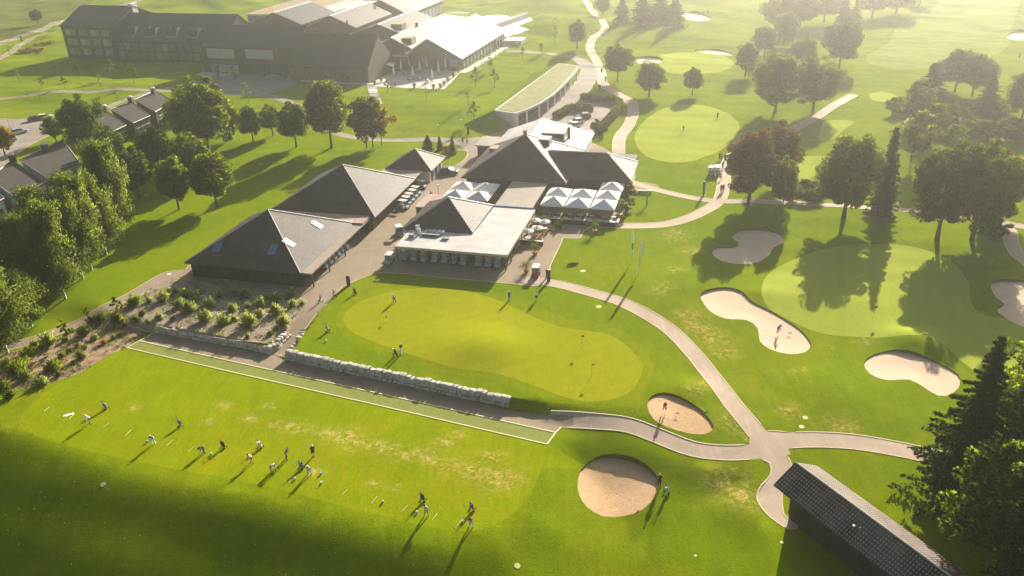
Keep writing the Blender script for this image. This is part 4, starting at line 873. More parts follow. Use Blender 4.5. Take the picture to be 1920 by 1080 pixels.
def trunk_mesh(seed, Ht, zb, W, r, lean=.0, limbs=9, top=.82):
    rng = random.Random(seed); m = MB(); pts = []; n = 7; ax, ay = rng.uniform(-lean, lean), rng.uniform(-lean, lean)
    for i in range(n): f = i/(n-1); pts.append((ax*f*Ht+rng.uniform(-.06, .06)*(i > 0), ay*f*Ht+rng.uniform(-.06, .06)*(i > 0), Ht*top*f-.25*(i == 0)))
    m.tube(pts, [r*1.35]+[r*(1-.85*i/(n-1)) for i in range(1, n)], 7)
    for k in range(limbs):
        f = zb/Ht+(top-zb/Ht)*(k+.3)/limbs*.85; f = max(.12, f*.9); i = min(n-2, int(f/top*(n-1))); g = f/top*(n-1)-i
        b = [pts[i][j]+(pts[i+1][j]-pts[i][j])*g for j in range(3)]; th = k*2.4+rng.uniform(-.4, .4); L = W*.40*(1-.4*f)
        m.tube([b, (b[0]+math.cos(th)*L*.5, b[1]+math.sin(th)*L*.5, b[2]+L*.40), (b[0]+math.cos(th)*L, b[1]+math.sin(th)*L, b[2]+L*.70)], [r*.42*(1-.5*f), r*.28*(1-.5*f), r*.08], 5)
    return m
PROTO = {}
def proto(kind, V, F, leafm, tm, barkm, Ht, W):
    cm = from_np(kind+'_crown', V, F, LF[leafm]); t = bpy.data.meshes.new(kind+'_trunk'); t.from_pydata(tm.v, [], tm.f); t.materials.append(M[barkm]); t.shade_smooth()
    PROTO.setdefault(kind, []).append((cm, t, Ht, W))
for s in range(3): proto('round', *crown_broad(10+s, 12, 10, 2.6, 170, 20000, .27, egg=.12+.14*s, rough=.16+.05*s), 'mid', trunk_mesh(s, 12, 2.6, 10, .28), 'bark', 12, 10)
for s in range(3): proto('oak', *crown_broad(30+s, 16, 13, 2.6, 170, 30000, .29, egg=-.1, gap=.10, rough=.24), 'mid', trunk_mesh(s+5, 16, 2.6, 13, .38, .02, 12), 'bark', 16, 13)
for s in range(2): proto('loose', *crown_broad(50+s, 10, 8, 2.0, 70, 5200, .30, rough=.32, droop=.5), 'olive', trunk_mesh(s+9, 10, 2., 8, .14, .03, 12), 'bark', 10, 8)
for s in range(3): proto('birch', *crown_birch(60+s, 17, 9, 30000, .165), 'olive', trunk_mesh(s+20, 17, 3, 6, .19, .03, 12, .95), 'birch', 17, 9)
for s in range(2): proto('spruce', *crown_spruce(70+s, 18, 9.5, 40000, .19, .06, .85, .38), 'needle', trunk_mesh(s+30, 18, 3, 2, .30, 0, 4, .97), 'bark', 18, 9.5)
proto('column', *crown_spruce(80, 16, 3.6, 11000, .24, .02, .8, .3), 'needle', trunk_mesh(35, 16, 3, 1.5, .22, 0, 4, .95), 'bark', 16, 3.6)
for s in range(2): proto('sapling', *crown_broad(90+s, 4.5, 1.9, 1.3, 24, 620, .20, egg=.5, rough=.3), 'lime', trunk_mesh(s+40, 4.5, 1.3, 1.6, .055, .01, 7, .9), 'bark', 4.5, 1.9)
def bare(seed):
    rng = np.random.default_rng(seed); P_ = np.stack([rng.normal(size=260)*.35, rng.normal(size=260)*.35, rng.uniform(1.3, 4.4, 260)], 1); return leaves(P_, np.full(260, .13), rng)
proto('thin', *bare(95), 'olive', trunk_mesh(45, 4.5, 1.2, 1.9, .05, .02, 10, .95), 'bark', 4.5, 1.6)
for s in range(3):
    rng = np.random.default_rng(100+s); P_ = []; D_ = []
    for st in range(150):
        th = rng.uniform(0, 6.28); el = rng.uniform(.15, 1.5); L = rng.uniform(.65, 1.25)*(1+.25*math.sin(3*th+s)); d = np.array([math.cos(th)*math.cos(el), math.sin(th)*math.cos(el), math.sin(el)*1.1])
        for q in range(9): f = .25+.75*rng.uniform(0, 1)**.7; P_.append(d*L*f+rng.normal(size=3)*.045); D_.append(d+rng.normal(size=3)*.33+[0, 0, .25])
    P_ = np.array(P_); P_[:, 2] += .05; V, F = leaves(P_, np.full(len(P_), .085), rng, 0, 4.2, None, .9, np.array(D_))
    m = MB()
    for j in range(7): a = j*.9; m.tube([(0, 0, -.05), (math.cos(a)*.3, math.sin(a)*.3, .5), (math.cos(a)*.55, math.sin(a)*.55, .95)], [.035, .025, .01], 4)
    proto('shrub', V, F, 'silver', m, 'bark', 1.35, 2.0)
for s in range(2):
    V, F = crown_broad(110+s, 3.0, 4.0, -.3, 40, 2600, .24, rough=.3); m = MB()
    for j in range(5): a = j*1.3; m.tube([(0, 0, -.1), (math.cos(a)*.5, math.sin(a)*.5, 1.0), (math.cos(a)*.9, math.sin(a)*.9, 2.0)], [.07, .05, .02], 5)
    proto('bush', V, F, 'dark', m, 'bark', 3.0, 4.0)
RS = random.Random(5)
def tree(kind, px, py, h, w, leaf, label, name='tree', cat='tree', group=None, var=None, rz=None, lift=0.0, tr=('trunk', 'crown')):
    """base pixel, height and width in metres"""
    p = G(px, py); v = PROTO[kind]; cm, tm, Ht, W = v[var if var is not None else RS.randrange(len(v))]
    e = empty(name, (p.x, p.y, p.z+lift), rz if rz is not None else RS.uniform(0, 6.28), label, cat, group); e.scale = (w/W, w/W, h/Ht)
    for nm, me in ((tr[1], cm), (tr[0], tm)):
        o = bpy.data.objects.new(nm, me); COL.objects.link(o); o.parent = e
        if nm == tr[1] and leaf: o.material_slots[0].link = 'OBJECT'; o.material_slots[0].material = LF[leaf]
    return e
GL = 'trees on the lawn left of the barns'; GF = 'trees beyond the far fairways'; GR = 'trees around the right hand greens'
T = [
 ('round', 10, 292, 8, 7, 'yellow', 'yellow green tree cut by the left frame beside the parking lot', 'deciduous_tree', GL),
 ('oak', 393, 292, 19.5, 14.5, 'mid', 'biggest broad green maple beside the terraced houses', 'maple_tree', GL),
 ('oak', 168, 292, 15, 10.5, 'dark', 'tall dark pointed broadleaf tree by the parking lot', 'deciduous_tree', GL),
 ('round', 106, 266, 7, 6, 'olive', 'small round olive tree at the corner of the parking lot', 'deciduous_tree', GL),
 ('round', 262, 372, 11.5, 8.5, 'dark', 'dark round tree behind the tallest birch', 'deciduous_tree', GL),
 ('round', 336, 393, 11.5, 7.5, 'mid', 'bright edged round tree left of the freestanding maple', 'deciduous_tree', GL),
 ('round', 407, 388, 12, 9.8, 'mid', 'round maple casting a shadow just above the near barn roof', 'maple_tree', GL),
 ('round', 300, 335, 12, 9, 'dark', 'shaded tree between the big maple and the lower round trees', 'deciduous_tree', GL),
 ('oak', 366, 340, 11, 9, 'mid', 'leafy tree filling the gap below the biggest maple', 'deciduous_tree', GL),
 ('round', 433, 262, 10, 7, 'olive', 'yellowish tree peeking out right of the biggest maple', 'deciduous_tree', GL),
 ('round', 475, 266, 9.5, 6.8, 'mid', 'small green maple, first right of the biggest maple', 'maple_tree', GL),
 ('round', 512, 255, 8.5, 6.2, 'lime', 'lighter green maple, second right of the biggest maple', 'maple_tree', GL),
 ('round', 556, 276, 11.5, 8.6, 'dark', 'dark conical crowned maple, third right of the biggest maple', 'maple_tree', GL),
 ('round', 622, 277, 17.5, 11.8, 'olive', 'large dense dome shaped linden below the brown gable', 'linden_tree', GL),
 ('loose', 688, 278, 13.5, 9, 'olive', 'loose airy tree in front of the stone steps', 'deciduous_tree', GL),
 ('loose', 700, 276, 13, 9, 'olive', 'airy tree with yellowing right side below the patio', 'deciduous_tree', GL),
 ('loose', 716, 272, 11.5, 6.5, 'yellow', 'yellow leaved loose tree below the patio steps', 'deciduous_tree', GL),
 ('birch', 222, 447, 20, 9.0, 'birch', 'tallest weeping birch on the left lawn', 'birch_tree', GL),
 ('birch', 172, 506, 18.5, 7.8, 'birch', 'birch with two white stems showing, right of the leaning group', 'birch_tree', GL),
 ('birch', 156, 523, 17, 7.4, 'birch', 'white stemmed birch in the middle of the left group', 'birch_tree', GL),
 ('birch', 123, 560, 17.5, 8.2, 'birch', 'birch with its bare base above the garden path', 'birch_tree', GL),
 ('birch', 140, 470, 15, 7.0, 'birch', 'birch standing at the white house corner', 'birch_tree', GL),
 ('birch', 68, 540, 14, 8.2, 'birch', 'low spreading birch left of the birch group', 'birch_tree', GL),
 ('birch', 200, 478, 16, 7.4, 'birch', 'birch between the tallest one and the twin white stems', 'birch_tree', GL),
 ('birch', 95, 505, 16, 8.2, 'birch', 'full birch partly hiding the lower white house', 'birch_tree', GL),
 ('birch', 40, 585, 13, 8.2, 'birch', 'light green birch above the short clump at the left frame', 'birch_tree', GL),
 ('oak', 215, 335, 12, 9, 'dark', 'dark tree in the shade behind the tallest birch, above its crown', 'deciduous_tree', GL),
 ('birch', 15, 662, 14.5, 9.8, 'birch', 'pale stemmed birch at the left frame beside the garden path', 'birch_tree', GL),
 ('birch', 60, 612, 10, 7.4, 'birch', 'short yellow green birch sapling clump by the garden path', 'birch_tree', GL),
 ('round', 6, 545, 15, 10, 'yellow', 'yellow tree cut by the left frame above the birches', 'deciduous_tree', GL),
 ('round', 30, 590, 9, 9, 'mid', 'dark green tree under the yellow one at the left frame', 'deciduous_tree', GL),
 ('round', 71, 44, 6.5, 7, 'dark', 'lone round tree at the edge of the crop field', 'deciduous_tree', None),
 # far and right
 ('round', 1082, 91, 10.5, 8.2, 'mid', 'egg shaped tree left of the winding path near the top', 'deciduous_tree', GF),
 ('round', 1130, 31, 9.5, 7.5, 'mid', 'small dark tree right of the winding path at the top edge', 'deciduous_tree', GF),
 ('spruce', 1166, 46, 13, 9, 'needle', 'leftmost dark spruce at the top edge', 'spruce_tree', GF),
 ('spruce', 1204, 48, 16, 12, 'needle', 'wide dark spruce, second in the group at the top edge', 'spruce_tree', GF),
 ('spruce', 1236, 44, 17, 12, 'needle', 'tallest spruce in the top edge group', 'spruce_tree', GF),
 ('spruce', 1264, 52, 15, 10, 'needle', 'rightmost spruce of the group at the top edge', 'spruce_tree', GF),
 ('round', 1158, 152, 11.8, 9.4, 'mid', 'conical linden beside the winding path', 'linden_tree', GF),
 ('round', 1217, 181, 10, 9.6, 'mid', 'wide crowned tree above the upper putting green', 'deciduous_tree', GF),
 ('round', 1298, 178, 8, 6.0, 'dark', 'small dark oval tree above the upper putting green', 'deciduous_tree', GF),
 ('round', 1397, 143, 10.5, 8.2, 'dark', 'dark egg shaped tree right of the far bunker', 'deciduous_tree', GF),
 ('round', 1432, 108, 11, 9, 'mid', 'hazy round tree behind the egg shaped one', 'deciduous_tree', GF),
 ('oak', 1453, 212, 15.5, 13, 'mid', 'broad tree on the left of the pair by the straight path', 'deciduous_tree', GF),
 ('oak', 1524, 209, 14.5, 12.5, 'mid', 'broad tree on the right of the pair by the straight path', 'deciduous_tree', GF),
 ('round', 1505, 130, 10.5, 9, 'lime', 'lighter hazy tree behind the broad pair', 'deciduous_tree', GF),
 ('round', 1573, 129, 15.5, 12.5, 'dark', 'big dark tree with a pointed base at the fairway edge', 'deciduous_tree', GF),
 ('round', 1470, 85, 12, 10, 'mid', 'faint tree third from the left in the hazy row', 'deciduous_tree', GF),
 ('oak', 1462, 58, 14, 15, 'mid', 'wide faint tree at the left of the hazy top row', 'deciduous_tree', GF),
 ('oak', 1500, 52, 13, 13, 'mid', 'faint broad tree second in the hazy top row', 'deciduous_tree', GF),
 ('spruce', 1580, 50, 14, 8, 'needle', 'faint pointed spruce rising out of the haze', 'spruce_tree', GF),
 ('spruce', 1600, 54, 12, 7, 'needle', 'smaller faint spruce beside the pointed one', 'spruce_tree', GF),
 ('oak', 1545, 40, 13, 14, 'mid', 'faint wide tree left of the pointed spruce', 'deciduous_tree', GF),
 ('oak', 1635, 32, 13, 15, 'mid', 'faint wide tree right of the pointed spruce', 'deciduous_tree', GF),
 ('oak', 1680, 26, 13, 16, 'mid', 'faint wide tree casting the large hazy shadow', 'deciduous_tree', GF),
 ('round', 1725, 8, 10, 10, 'mid', 'faint tree at the very top above the fairway', 'deciduous_tree', GF),
 ('oak', 1403, 385, 15.0, 11.5, 'red', 'copper leaved beech beside the path junction', 'beech_tree', GR),
 ('oak', 1452, 350, 13.5, 10.5, 'red', 'reddish beech behind the copper one', 'beech_tree', GR),
 ('round', 1466, 400, 11.5, 5.6, 'olive', 'slim olive tree right of the copper beech', 'deciduous_tree', GR),
 ('oak', 1582, 408, 16, 12.8, 'mid', 'broad dome shaped oak left of the columnar conifer', 'oak_tree', GR),
 ('column', 1652, 404, 17.5, 5.2, 'needle', 'tall narrow leaning conifer between the two big oaks', 'conifer_tree', GR),
 ('oak', 1757, 449, 17.5, 13, 'dark', 'big dark maple left of the right hand pair', 'maple_tree', GR),
 ('oak', 1822, 451, 18, 13.5, 'dark', 'big dark maple right of the right hand pair', 'maple_tree', GR),
 ('round', 1868, 405, 12.5, 10, 'red', 'reddish crowned tree behind the right hand pair', 'deciduous_tree', GR),
 ('loose', 1707, 305, 12, 9, 'olive', 'thin stemmed airy tree above the columnar conifer', 'deciduous_tree', GR),
 ('spruce', 1736, 205, 12.5, 13, 'needle', 'spreading dark pine at the left of the far right thicket', 'pine_tree', GR),
 ('round', 1790, 172, 12.5, 10, 'mid', 'round topped tree at the back of the thicket', 'deciduous_tree', GR),
 ('round', 1822, 180, 11.5, 10.5, 'dark', 'dark tree right of the round topped one in the thicket', 'deciduous_tree', GR),
 ('round', 1762, 165, 8, 7, 'mid', 'small tree tucked left of the round topped one', 'deciduous_tree', GR),
 ('spruce', 1848, 218, 12.5, 8, 'needle', 'dark spruce at the right of the thicket', 'spruce_tree', GR),
 ('round', 1914, 228, 13, 9.5, 'dark', 'dark tree cut by the right frame beyond the thicket', 'deciduous_tree', GR),
 ('loose', 1744, 262, 9, 8, 'olive', 'small willow below the thicket', 'willow_tree', GR),
 ('loose', 1782, 290, 7.5, 7, 'lime', 'light green willow above the big maples', 'willow_tree', GR),
 ('loose', 1722, 228, 11, 9, 'mid', 'loose tree at the lower left of the thicket', 'deciduous_tree', GR),
 ('spruce', 1797, 935, 20.5, 11, 'needle', 'large ragged spruce beside the long shed', 'spruce_tree', GR),
 ('oak', 1912, 950, 18, 10, 'lime', 'tall lit broadleaf tree right of the large spruce', 'deciduous_tree', GR),
 ('oak', 1990, 860, 18, 14, 'lime', 'broadleaf tree cut by the right frame beside the path', 'deciduous_tree', GR),
 ('oak', 1880, 1080, 15, 13, 'mid', 'dark broadleaf tree behind the long shed', 'deciduous_tree', GR),
 ('oak', 1990, 1090, 19, 16, 'mid', 'dark tree filling the bottom right corner', 'deciduous_tree', GR),
 ('spruce', 1950, 1230, 19, 13, 'needle', 'dark conifer at the very bottom right corner', 'spruce_tree', GR),
]
for k, px, py, h, w_, lf, lb, nm, gp in T:
    tree(k, px, py, h, w_, lf, lb, nm, 'tree', gp)
SAP = [(37,155,4.4,'thin','on the lawn left of the far hotel block'),(54,187,3,'thin','nearest the footpath at the left edge of the hotel lawn'),(80,166,3.4,'sapling','left of the dark bushy pair on the hotel lawn'),(104,139,4.2,'sapling','bushy and dark, close to the hotel shadow'),(19,105,4.5,'thin','beside the lane at the left frame'),
 (115,130,4,'thin','in the edge of the hotel shadow'),(122,165,4,'sapling','in front of the dark bushy one'),(150,147,5.2,'sapling','bushy, second dark one on the hotel lawn'),(189,163,4.5,'thin','bare looking beside the path lamp'),(213,150,7.5,'sapling','tall slender lime green one in front of the loggias'),(252,158,7.2,'sapling','tall ragged lime green one right of the slender one'),(219,185,4.6,'thin','between footpath and upper terraced house'),(78,196,3.6,'thin','low on the lawn below the footpath'),
 (443,160,6,'sapling','in the forecourt bed'),(467,195,7,'thin','tall pale one beside the forecourt'),(410,150,5,'sapling','behind the biggest maple'),(929,107,6,'sapling','by the terrace end of the white hall'),(919,135,5.6,'sapling','below the hall terrace'),(892,162,6.5,'sapling','middle of the lawn below the hall'),(928,165,6.2,'sapling','right of the middle one below the hall'),(878,198,6.6,'thin','by the long slanting shadow on the hall lawn'),(889,232,6.5,'sapling','yellow green, lowest on the hall lawn'),(799,186,4.6,'thin','below the patio edge'),(727,174,4.8,'sapling','on the left edge of the patio'),
 (980,110,4.6,'sapling','on the crest above the planted roof'),(1015,102,4.4,'sapling','right on the crest above the planted roof'),(1041,86,11,'thin','very tall and thin beside the mounds'),(130,646,4.2,'sapling','bright green at the edge of the mulch bed'),(225,596,4.0,'sapling','yellow green beside the garden path'),(167,601,2.6,'sapling','short yellow one beside the garden path'),(430,552,2.8,'thin','feathery one beside the near barn'),(375,566,2.4,'thin','second feathery one beside the near barn'),(648,165,6,'sapling','by the brown gable block'),(535,155,3,'sapling','at the corner of the gable block'),
 (1640,395,3,'thin','by the path under the columnar conifer')]
for i, (px, py, h, k, lb) in enumerate(SAP):
    tree(k, px, py, h, h*(.42 if k == 'sapling' else .36), {True: 'lime', False: 'olive'}['lime' in lb or 'yellow' in lb or 'bright' in lb] if 'dark' not in lb else 'dark', 'young tree '+lb, 'young_tree', 'young tree', 'young planted trees')
SHR = [(252,572,30),(306,564,28),(317,552,20),(349,556,26),(375,550,14),(395,574,26),(337,575,24),(355,584,32),(436,582,22),(465,576,14),(386,601,30),(419,607,30),(299,598,20),(467,609,36),(460,557,26),(442,553,22),(222,604,26),(190,600,26),(172,603,20),(255,603,18),(160,628,26),(177,637,16),(92,647,34),(67,650,24),(54,667,30),(117,668,16),(130,661,12),(152,672,22),(140,681,12),(100,694,34),(32,700,40),(80,721,28),(195,645,14),(213,635,12),(225,628,10),(160,653,14),(145,650,10),(50,709,26),(8,730,30),(45,681,22),
 (490,573,26),(517,562,20),(546,555,22),(517,588,30),(549,573,20),(567,570,12),(487,593,22),(532,609,28),(507,628,14),(465,633,12),(519,619,12),(412,556,14),(330,548,14),(280,566,16),(268,590,16),(325,600,14),(440,600,16),(20,745,24),(110,705,16),(235,612,12),(278,606,12),(365,562,14),(500,560,14),(14,690,26),(122,640,14)]
SHR.sort(key=lambda s: (round(s[1]/24), s[0]))
rows = {}
for s in SHR: rows.setdefault(round(s[1]/24), []).append(s)
ORD = ['first', 'second', 'third', 'fourth', 'fifth', 'sixth', 'seventh', 'eighth', 'ninth', 'tenth', 'eleventh', 'twelfth', 'thirteenth', 'fourteenth', 'fifteenth', 'sixteenth', 'seventeenth', 'eighteenth']
names_r = ['farthest', 'second farthest', 'third farthest', 'fourth', 'fifth', 'sixth', 'seventh', 'eighth', 'ninth', 'nearest', 'very nearest', 'tenth']
for ri, k in enumerate(sorted(rows)):
    for i, (px, py, wd) in enumerate(rows[k]):
        gx = G(px, py); z = np.dot(np.array([gx.x, gx.y, gx.z-HC]), cf); w_ = wd*z/FP*1.0
        lf = 'orange' if (px, py) in ((195, 645), (145, 650)) else ('silver' if px > 270 else RS.choice(['silver', 'mid', 'olive', 'dark', 'lime']))
        bed = 'gravel bed' if px > 262 else 'mulch bed'
        tree('shrub', px, py, w_*.72*RS.uniform(.8, 1.1), w_, lf, '%s shrub, %s from left in the %s row of the %s' % ({'silver': 'feathery', 'mid': 'green', 'olive': 'olive', 'dark': 'dark green', 'lime': 'yellow green', 'orange': 'small orange'}[lf], ORD[i], names_r[ri], bed), 'shrub', 'shrub', 'shrubs in the planted beds', tr=('stem', 'foliage'))
BU = [('bush', 1505, 366, 2.6, 9, 'dark', 'low dark bush behind the path left of the oak'), ('bush', 1530, 364, 2.2, 6, 'dark', 'low dark bush next to the oak crown'), ('bush', 1865, 440, 3, 5, 'dark', 'round bush below the right hand maple'), ('bush', 1855, 432, 2.6, 4, 'mid', 'smaller bush beside the one below the right hand maple'),
 ('bush', 1800, 236, 4, 9, 'dark', 'dark thicket bush in the far right planting'), ('bush', 1840, 250, 3.5, 10, 'olive', 'olive thicket bush in the far right planting'), ('bush', 1885, 262, 4, 10, 'dark', 'dark thicket bush toward the right frame'), ('bush', 1870, 212, 4, 9, 'mid', 'hazy bush between the two spruces of the thicket'), ('bush', 1765, 222, 4, 8, 'dark', 'dark bush under the spreading pine'), ('bush', 1810, 208, 3.5, 9, 'mid', 'hazy bush in the middle of the thicket'), ('bush', 1900, 245, 3, 8, 'olive', 'pale bush at the far right frame'), ('bush', 1780, 252, 3, 8, 'dark', 'dark bush at the lower side of the thicket'), ('bush', 1745, 232, 3, 7, 'olive', 'olive bush by the small willow'),
 ('bush', 1690, 215, 5, 8, 'mid', 'loose bush left of the thicket'), ('bush', 60, 96, 1.2, 9, 'orange', 'low brown heather patch beside the lane'), ('bush', 85, 84, 1.2, 8, 'orange', 'low brown heather patch farther up the lane'),
 ('bush', 840, 286, 1.8, 2.8, 'orange', 'small orange bush between conifers above the pavilion'), ('bush', 1172, 395, 2.6, 3.2, 'silver', 'grey green bush at the terrace corner'), ('bush', 1178, 370, 3.6, 3.4, 'silver', 'grey green tall bush beside the umbrella terrace'), ('bush', 1163, 415, 1.4, 2.2, 'orange', 'yellow low bush at the end of the umbrella terrace'), ('bush', 1123, 252, 4.0, 4.2, 'dark', 'round dark bush at the end of the hedge'), ('bush', 1048, 428, 1.6, 2.0, 'lime', 'yellow potted bush behind the small café terrace')]
for k, px, py, h, w_, lf, lb in BU: tree(k, px, py, h, w_, lf, lb, 'bush', 'bush', 'bushes and thickets', tr=('stem', 'foliage'))
for px, py, h, w_, lb in ((803, 282, 3.8, 3.2, 'bushy conifer behind the pavilion roof'), (825, 281, 3.6, 1.8, 'slim dark conifer on the lawn island'), (849, 290, 4.8, 1.9, 'tallest slim conifer on the lawn island')):
    tree('column', px, py, h, w_, 'dark', lb, 'conifer_tree', 'tree')
# low ground cover between the shrubs
def cover():
    rng = np.random.default_rng(4); P_ = []; D_ = []; zs = [z for z in ZONES if z['name'] in ('gravel_bed', 'mulch_bed')]
    for z in zs:
        p = np.array(z['poly']); lo, hi = p.min(0), p.max(0); n = 700 if z['name'] == 'mulch_bed' else 330; X = rng.uniform(lo[0], hi[0], n); Y = rng.uniform(lo[1], hi[1], n); k = inpoly(X, Y, p); X, Y = X[k], Y[k]; Zc = H(X, Y)
        for x, y, zc in zip(X, Y, Zc):
            s = rng.uniform(.12, .42)
            for q in range(14): P_.append((x+rng.normal()*s, y+rng.normal()*s, zc+rng.uniform(.02, .3)*s*2)); D_.append((rng.normal()*.6, rng.normal()*.6, 1))
    P_ = np.array(P_); V, F = leaves(P_, np.full(len(P_), .09), rng, 0, 3.5, np.tile([0, 0, 1.], (len(P_), 1)), .3, np.array(D_)); o = bpy.data.objects.new('ground_cover', from_np('ground_cover', V, F, LF['olive'])); COL.objects.link(o); o['kind'] = 'stuff'
cover()
# hedges
def hedge(label, pts, wd, h, leaf='dark'):
    q = smooth_open([G2(*p) for p in pts], 1.0); a, b = offset_line(q, wd); rng = np.random.default_rng(len(pts)*7+int(h*10)); P_ = []
    for i in range(len(q)-1):
        L = math.dist(q[i], q[i+1]); n = int(L*wd*95)+int(L*h*60)
        f = rng.uniform(0, 1, n); s = rng.uniform(-.5, .5, n); z = rng.uniform(.05, 1, n); edge = rng.uniform(size=n) < .6; s = np.where(edge, np.sign(s)*.5+rng.normal(size=n)*.04, s); z = np.where(~edge, 1+rng.normal(size=n)*.04, z)
        c = np.array(q[i])+(np.array(q[i+1])-np.array(q[i]))*f[:, None]; d = (a[i]-b[i])/max(1e-6, np.linalg.norm(a[i]-b[i]))*wd
        P_.append(np.column_stack([c+d*s[:, None], z*h]))
    P_ = np.concatenate(P_); c0 = P_.mean(0); z0 = Hs(c0[0], c0[1]); P_[:, 2] += 0; P_ -= [c0[0], c0[1], 0]
    V, F = leaves(P_, np.full(len(P_), .22), rng, 0, 1.3); e = empty('hedge', (c0[0], c0[1], z0), 0, label, 'hedge')
    o = bpy.data.objects.new('foliage', from_np('hedge_leaves', V, F, LF[leaf])); COL.objects.link(o); o.parent = e
    m = MB(); w2 = wd*.36
    a2, b2 = offset_line(q, w2*2)
    for i in range(len(q)-1):
        m.add([(a2[i][0]-c0[0], a2[i][1]-c0[1], -.2), (a2[i+1][0]-c0[0], a2[i+1][1]-c0[1], -.2), (b2[i+1][0]-c0[0], b2[i+1][1]-c0[1], -.2), (b2[i][0]-c0[0], b2[i][1]-c0[1], -.2)]+[(a2[i][0]-c0[0], a2[i][1]-c0[1], h*.85), (a2[i+1][0]-c0[0], a2[i+1][1]-c0[1], h*.85), (b2[i+1][0]-c0[0], b2[i+1][1]-c0[1], h*.85), (b2[i][0]-c0[0], b2[i][1]-c0[1], h*.85)], [(0, 1, 5, 4), (2, 3, 7, 6), (4, 5, 6, 7), (1, 2, 6, 5), (3, 0, 4, 7)])
    m.obj('stem', LF['needle'], e)
hedge('trimmed hedge between the road and the parked cars', [(1040, 225), (1058, 214), (1072, 207), (1112, 209)], 1.6, 1.8)
hedge('long trimmed hedge curling round the far side of the car park', [(1090, 185), (1120, 189), (1150, 192), (1162, 200), (1155, 215), (1140, 232), (1120, 252)], 1.8, 1.9)
hedge('thin dark hedge along the top of the planted garage roof', [(926, 222), (960, 195), (1000, 165), (1030, 142), (1045, 131)], .6, 1.0)
# ------------------------------------------------------------------ small materials
def pm(name, c, r=.6, s=.3, metal=0): M[name] = base_mat(name.replace('_', ' '), c, r, s, metal)[0]
for n, c in (('skin', (.50, .29, .19)), ('hair_brown', (.07, .04, .025)), ('cap_white', (.78, .78, .76)), ('cap_dark', (.03, .03, .04)), ('cl_white', (.80, .80, .82)), ('cl_blue', (.05, .17, .52)), ('cl_light', (.42, .55, .68)), ('cl_black', (.02, .02, .025)),
             ('cl_navy', (.02, .03, .07)), ('cl_red', (.42, .025, .03)), ('cl_grey', (.22, .24, .27)), ('cl_khaki', (.42, .33, .20)), ('cl_green', (.12, .35, .16)), ('cl_plum', (.22, .05, .12)), ('cl_teal', (.05, .25, .32)), ('cl_orange', (.6, .25, .05))): pm(n, c, .85)
pm('cart_cream', (.78, .74, .66), .3, .6); pm('cart_body', (.30, .34, .42), .35, .5); pm('cart_dark', (.07, .08, .10), .4, .5); pm('cart_red', (.30, .02, .03), .3, .6); pm('rubber', (.02, .02, .02), .9); pm('seat_beige', (.45, .38, .30), .7); pm('screen', (.14, .17, .21), .15, .7); pm('lens', (.6, .62, .65), .2, .8)
pm('canvas', (.86, .80, .72), .9); pm('canvas_grey', (.80, .74, .68), .9); pm('wood', (.35, .22, .11), .7); pm('wicker', (.16, .10, .06), .8); pm('terracotta', (.34, .15, .09), .8); pm('boardyellow', (.78, .68, .34), .7); pm('hole', (.03, .03, .02), .9); pm('table_white', (.75, .70, .62), .6); pm('cushion', (.55, .28, .14), .8); pm('flagcloth', (.82, .84, .84), .8); pm('flaggreen', (.05, .35, .22), .8); pm('flagyellow', (.75, .6, .1), .7); pm('chrome', (.6, .6, .6), .25, .8, .8); pm('carsilver', (.50, .53, .55), .25, .8, .4); pm('carblack', (.03, .03, .035), .2, .8); pm('carwhite', (.75, .75, .74), .25, .8); pm('carblue', (.05, .25, .45), .25, .8); pm('ball', (.95, .95, .93), .4)
A15 = rad(15.3)
def uvw(u, v, z=0): return Vector((u*math.cos(A15)+v*math.sin(A15), -u*math.sin(A15)+v*math.cos(A15), z))
def toUV(px, py): p = G(px, py); return (p.x*math.cos(A15)-p.y*math.sin(A15), p.x*math.sin(A15)+p.y*math.cos(A15))
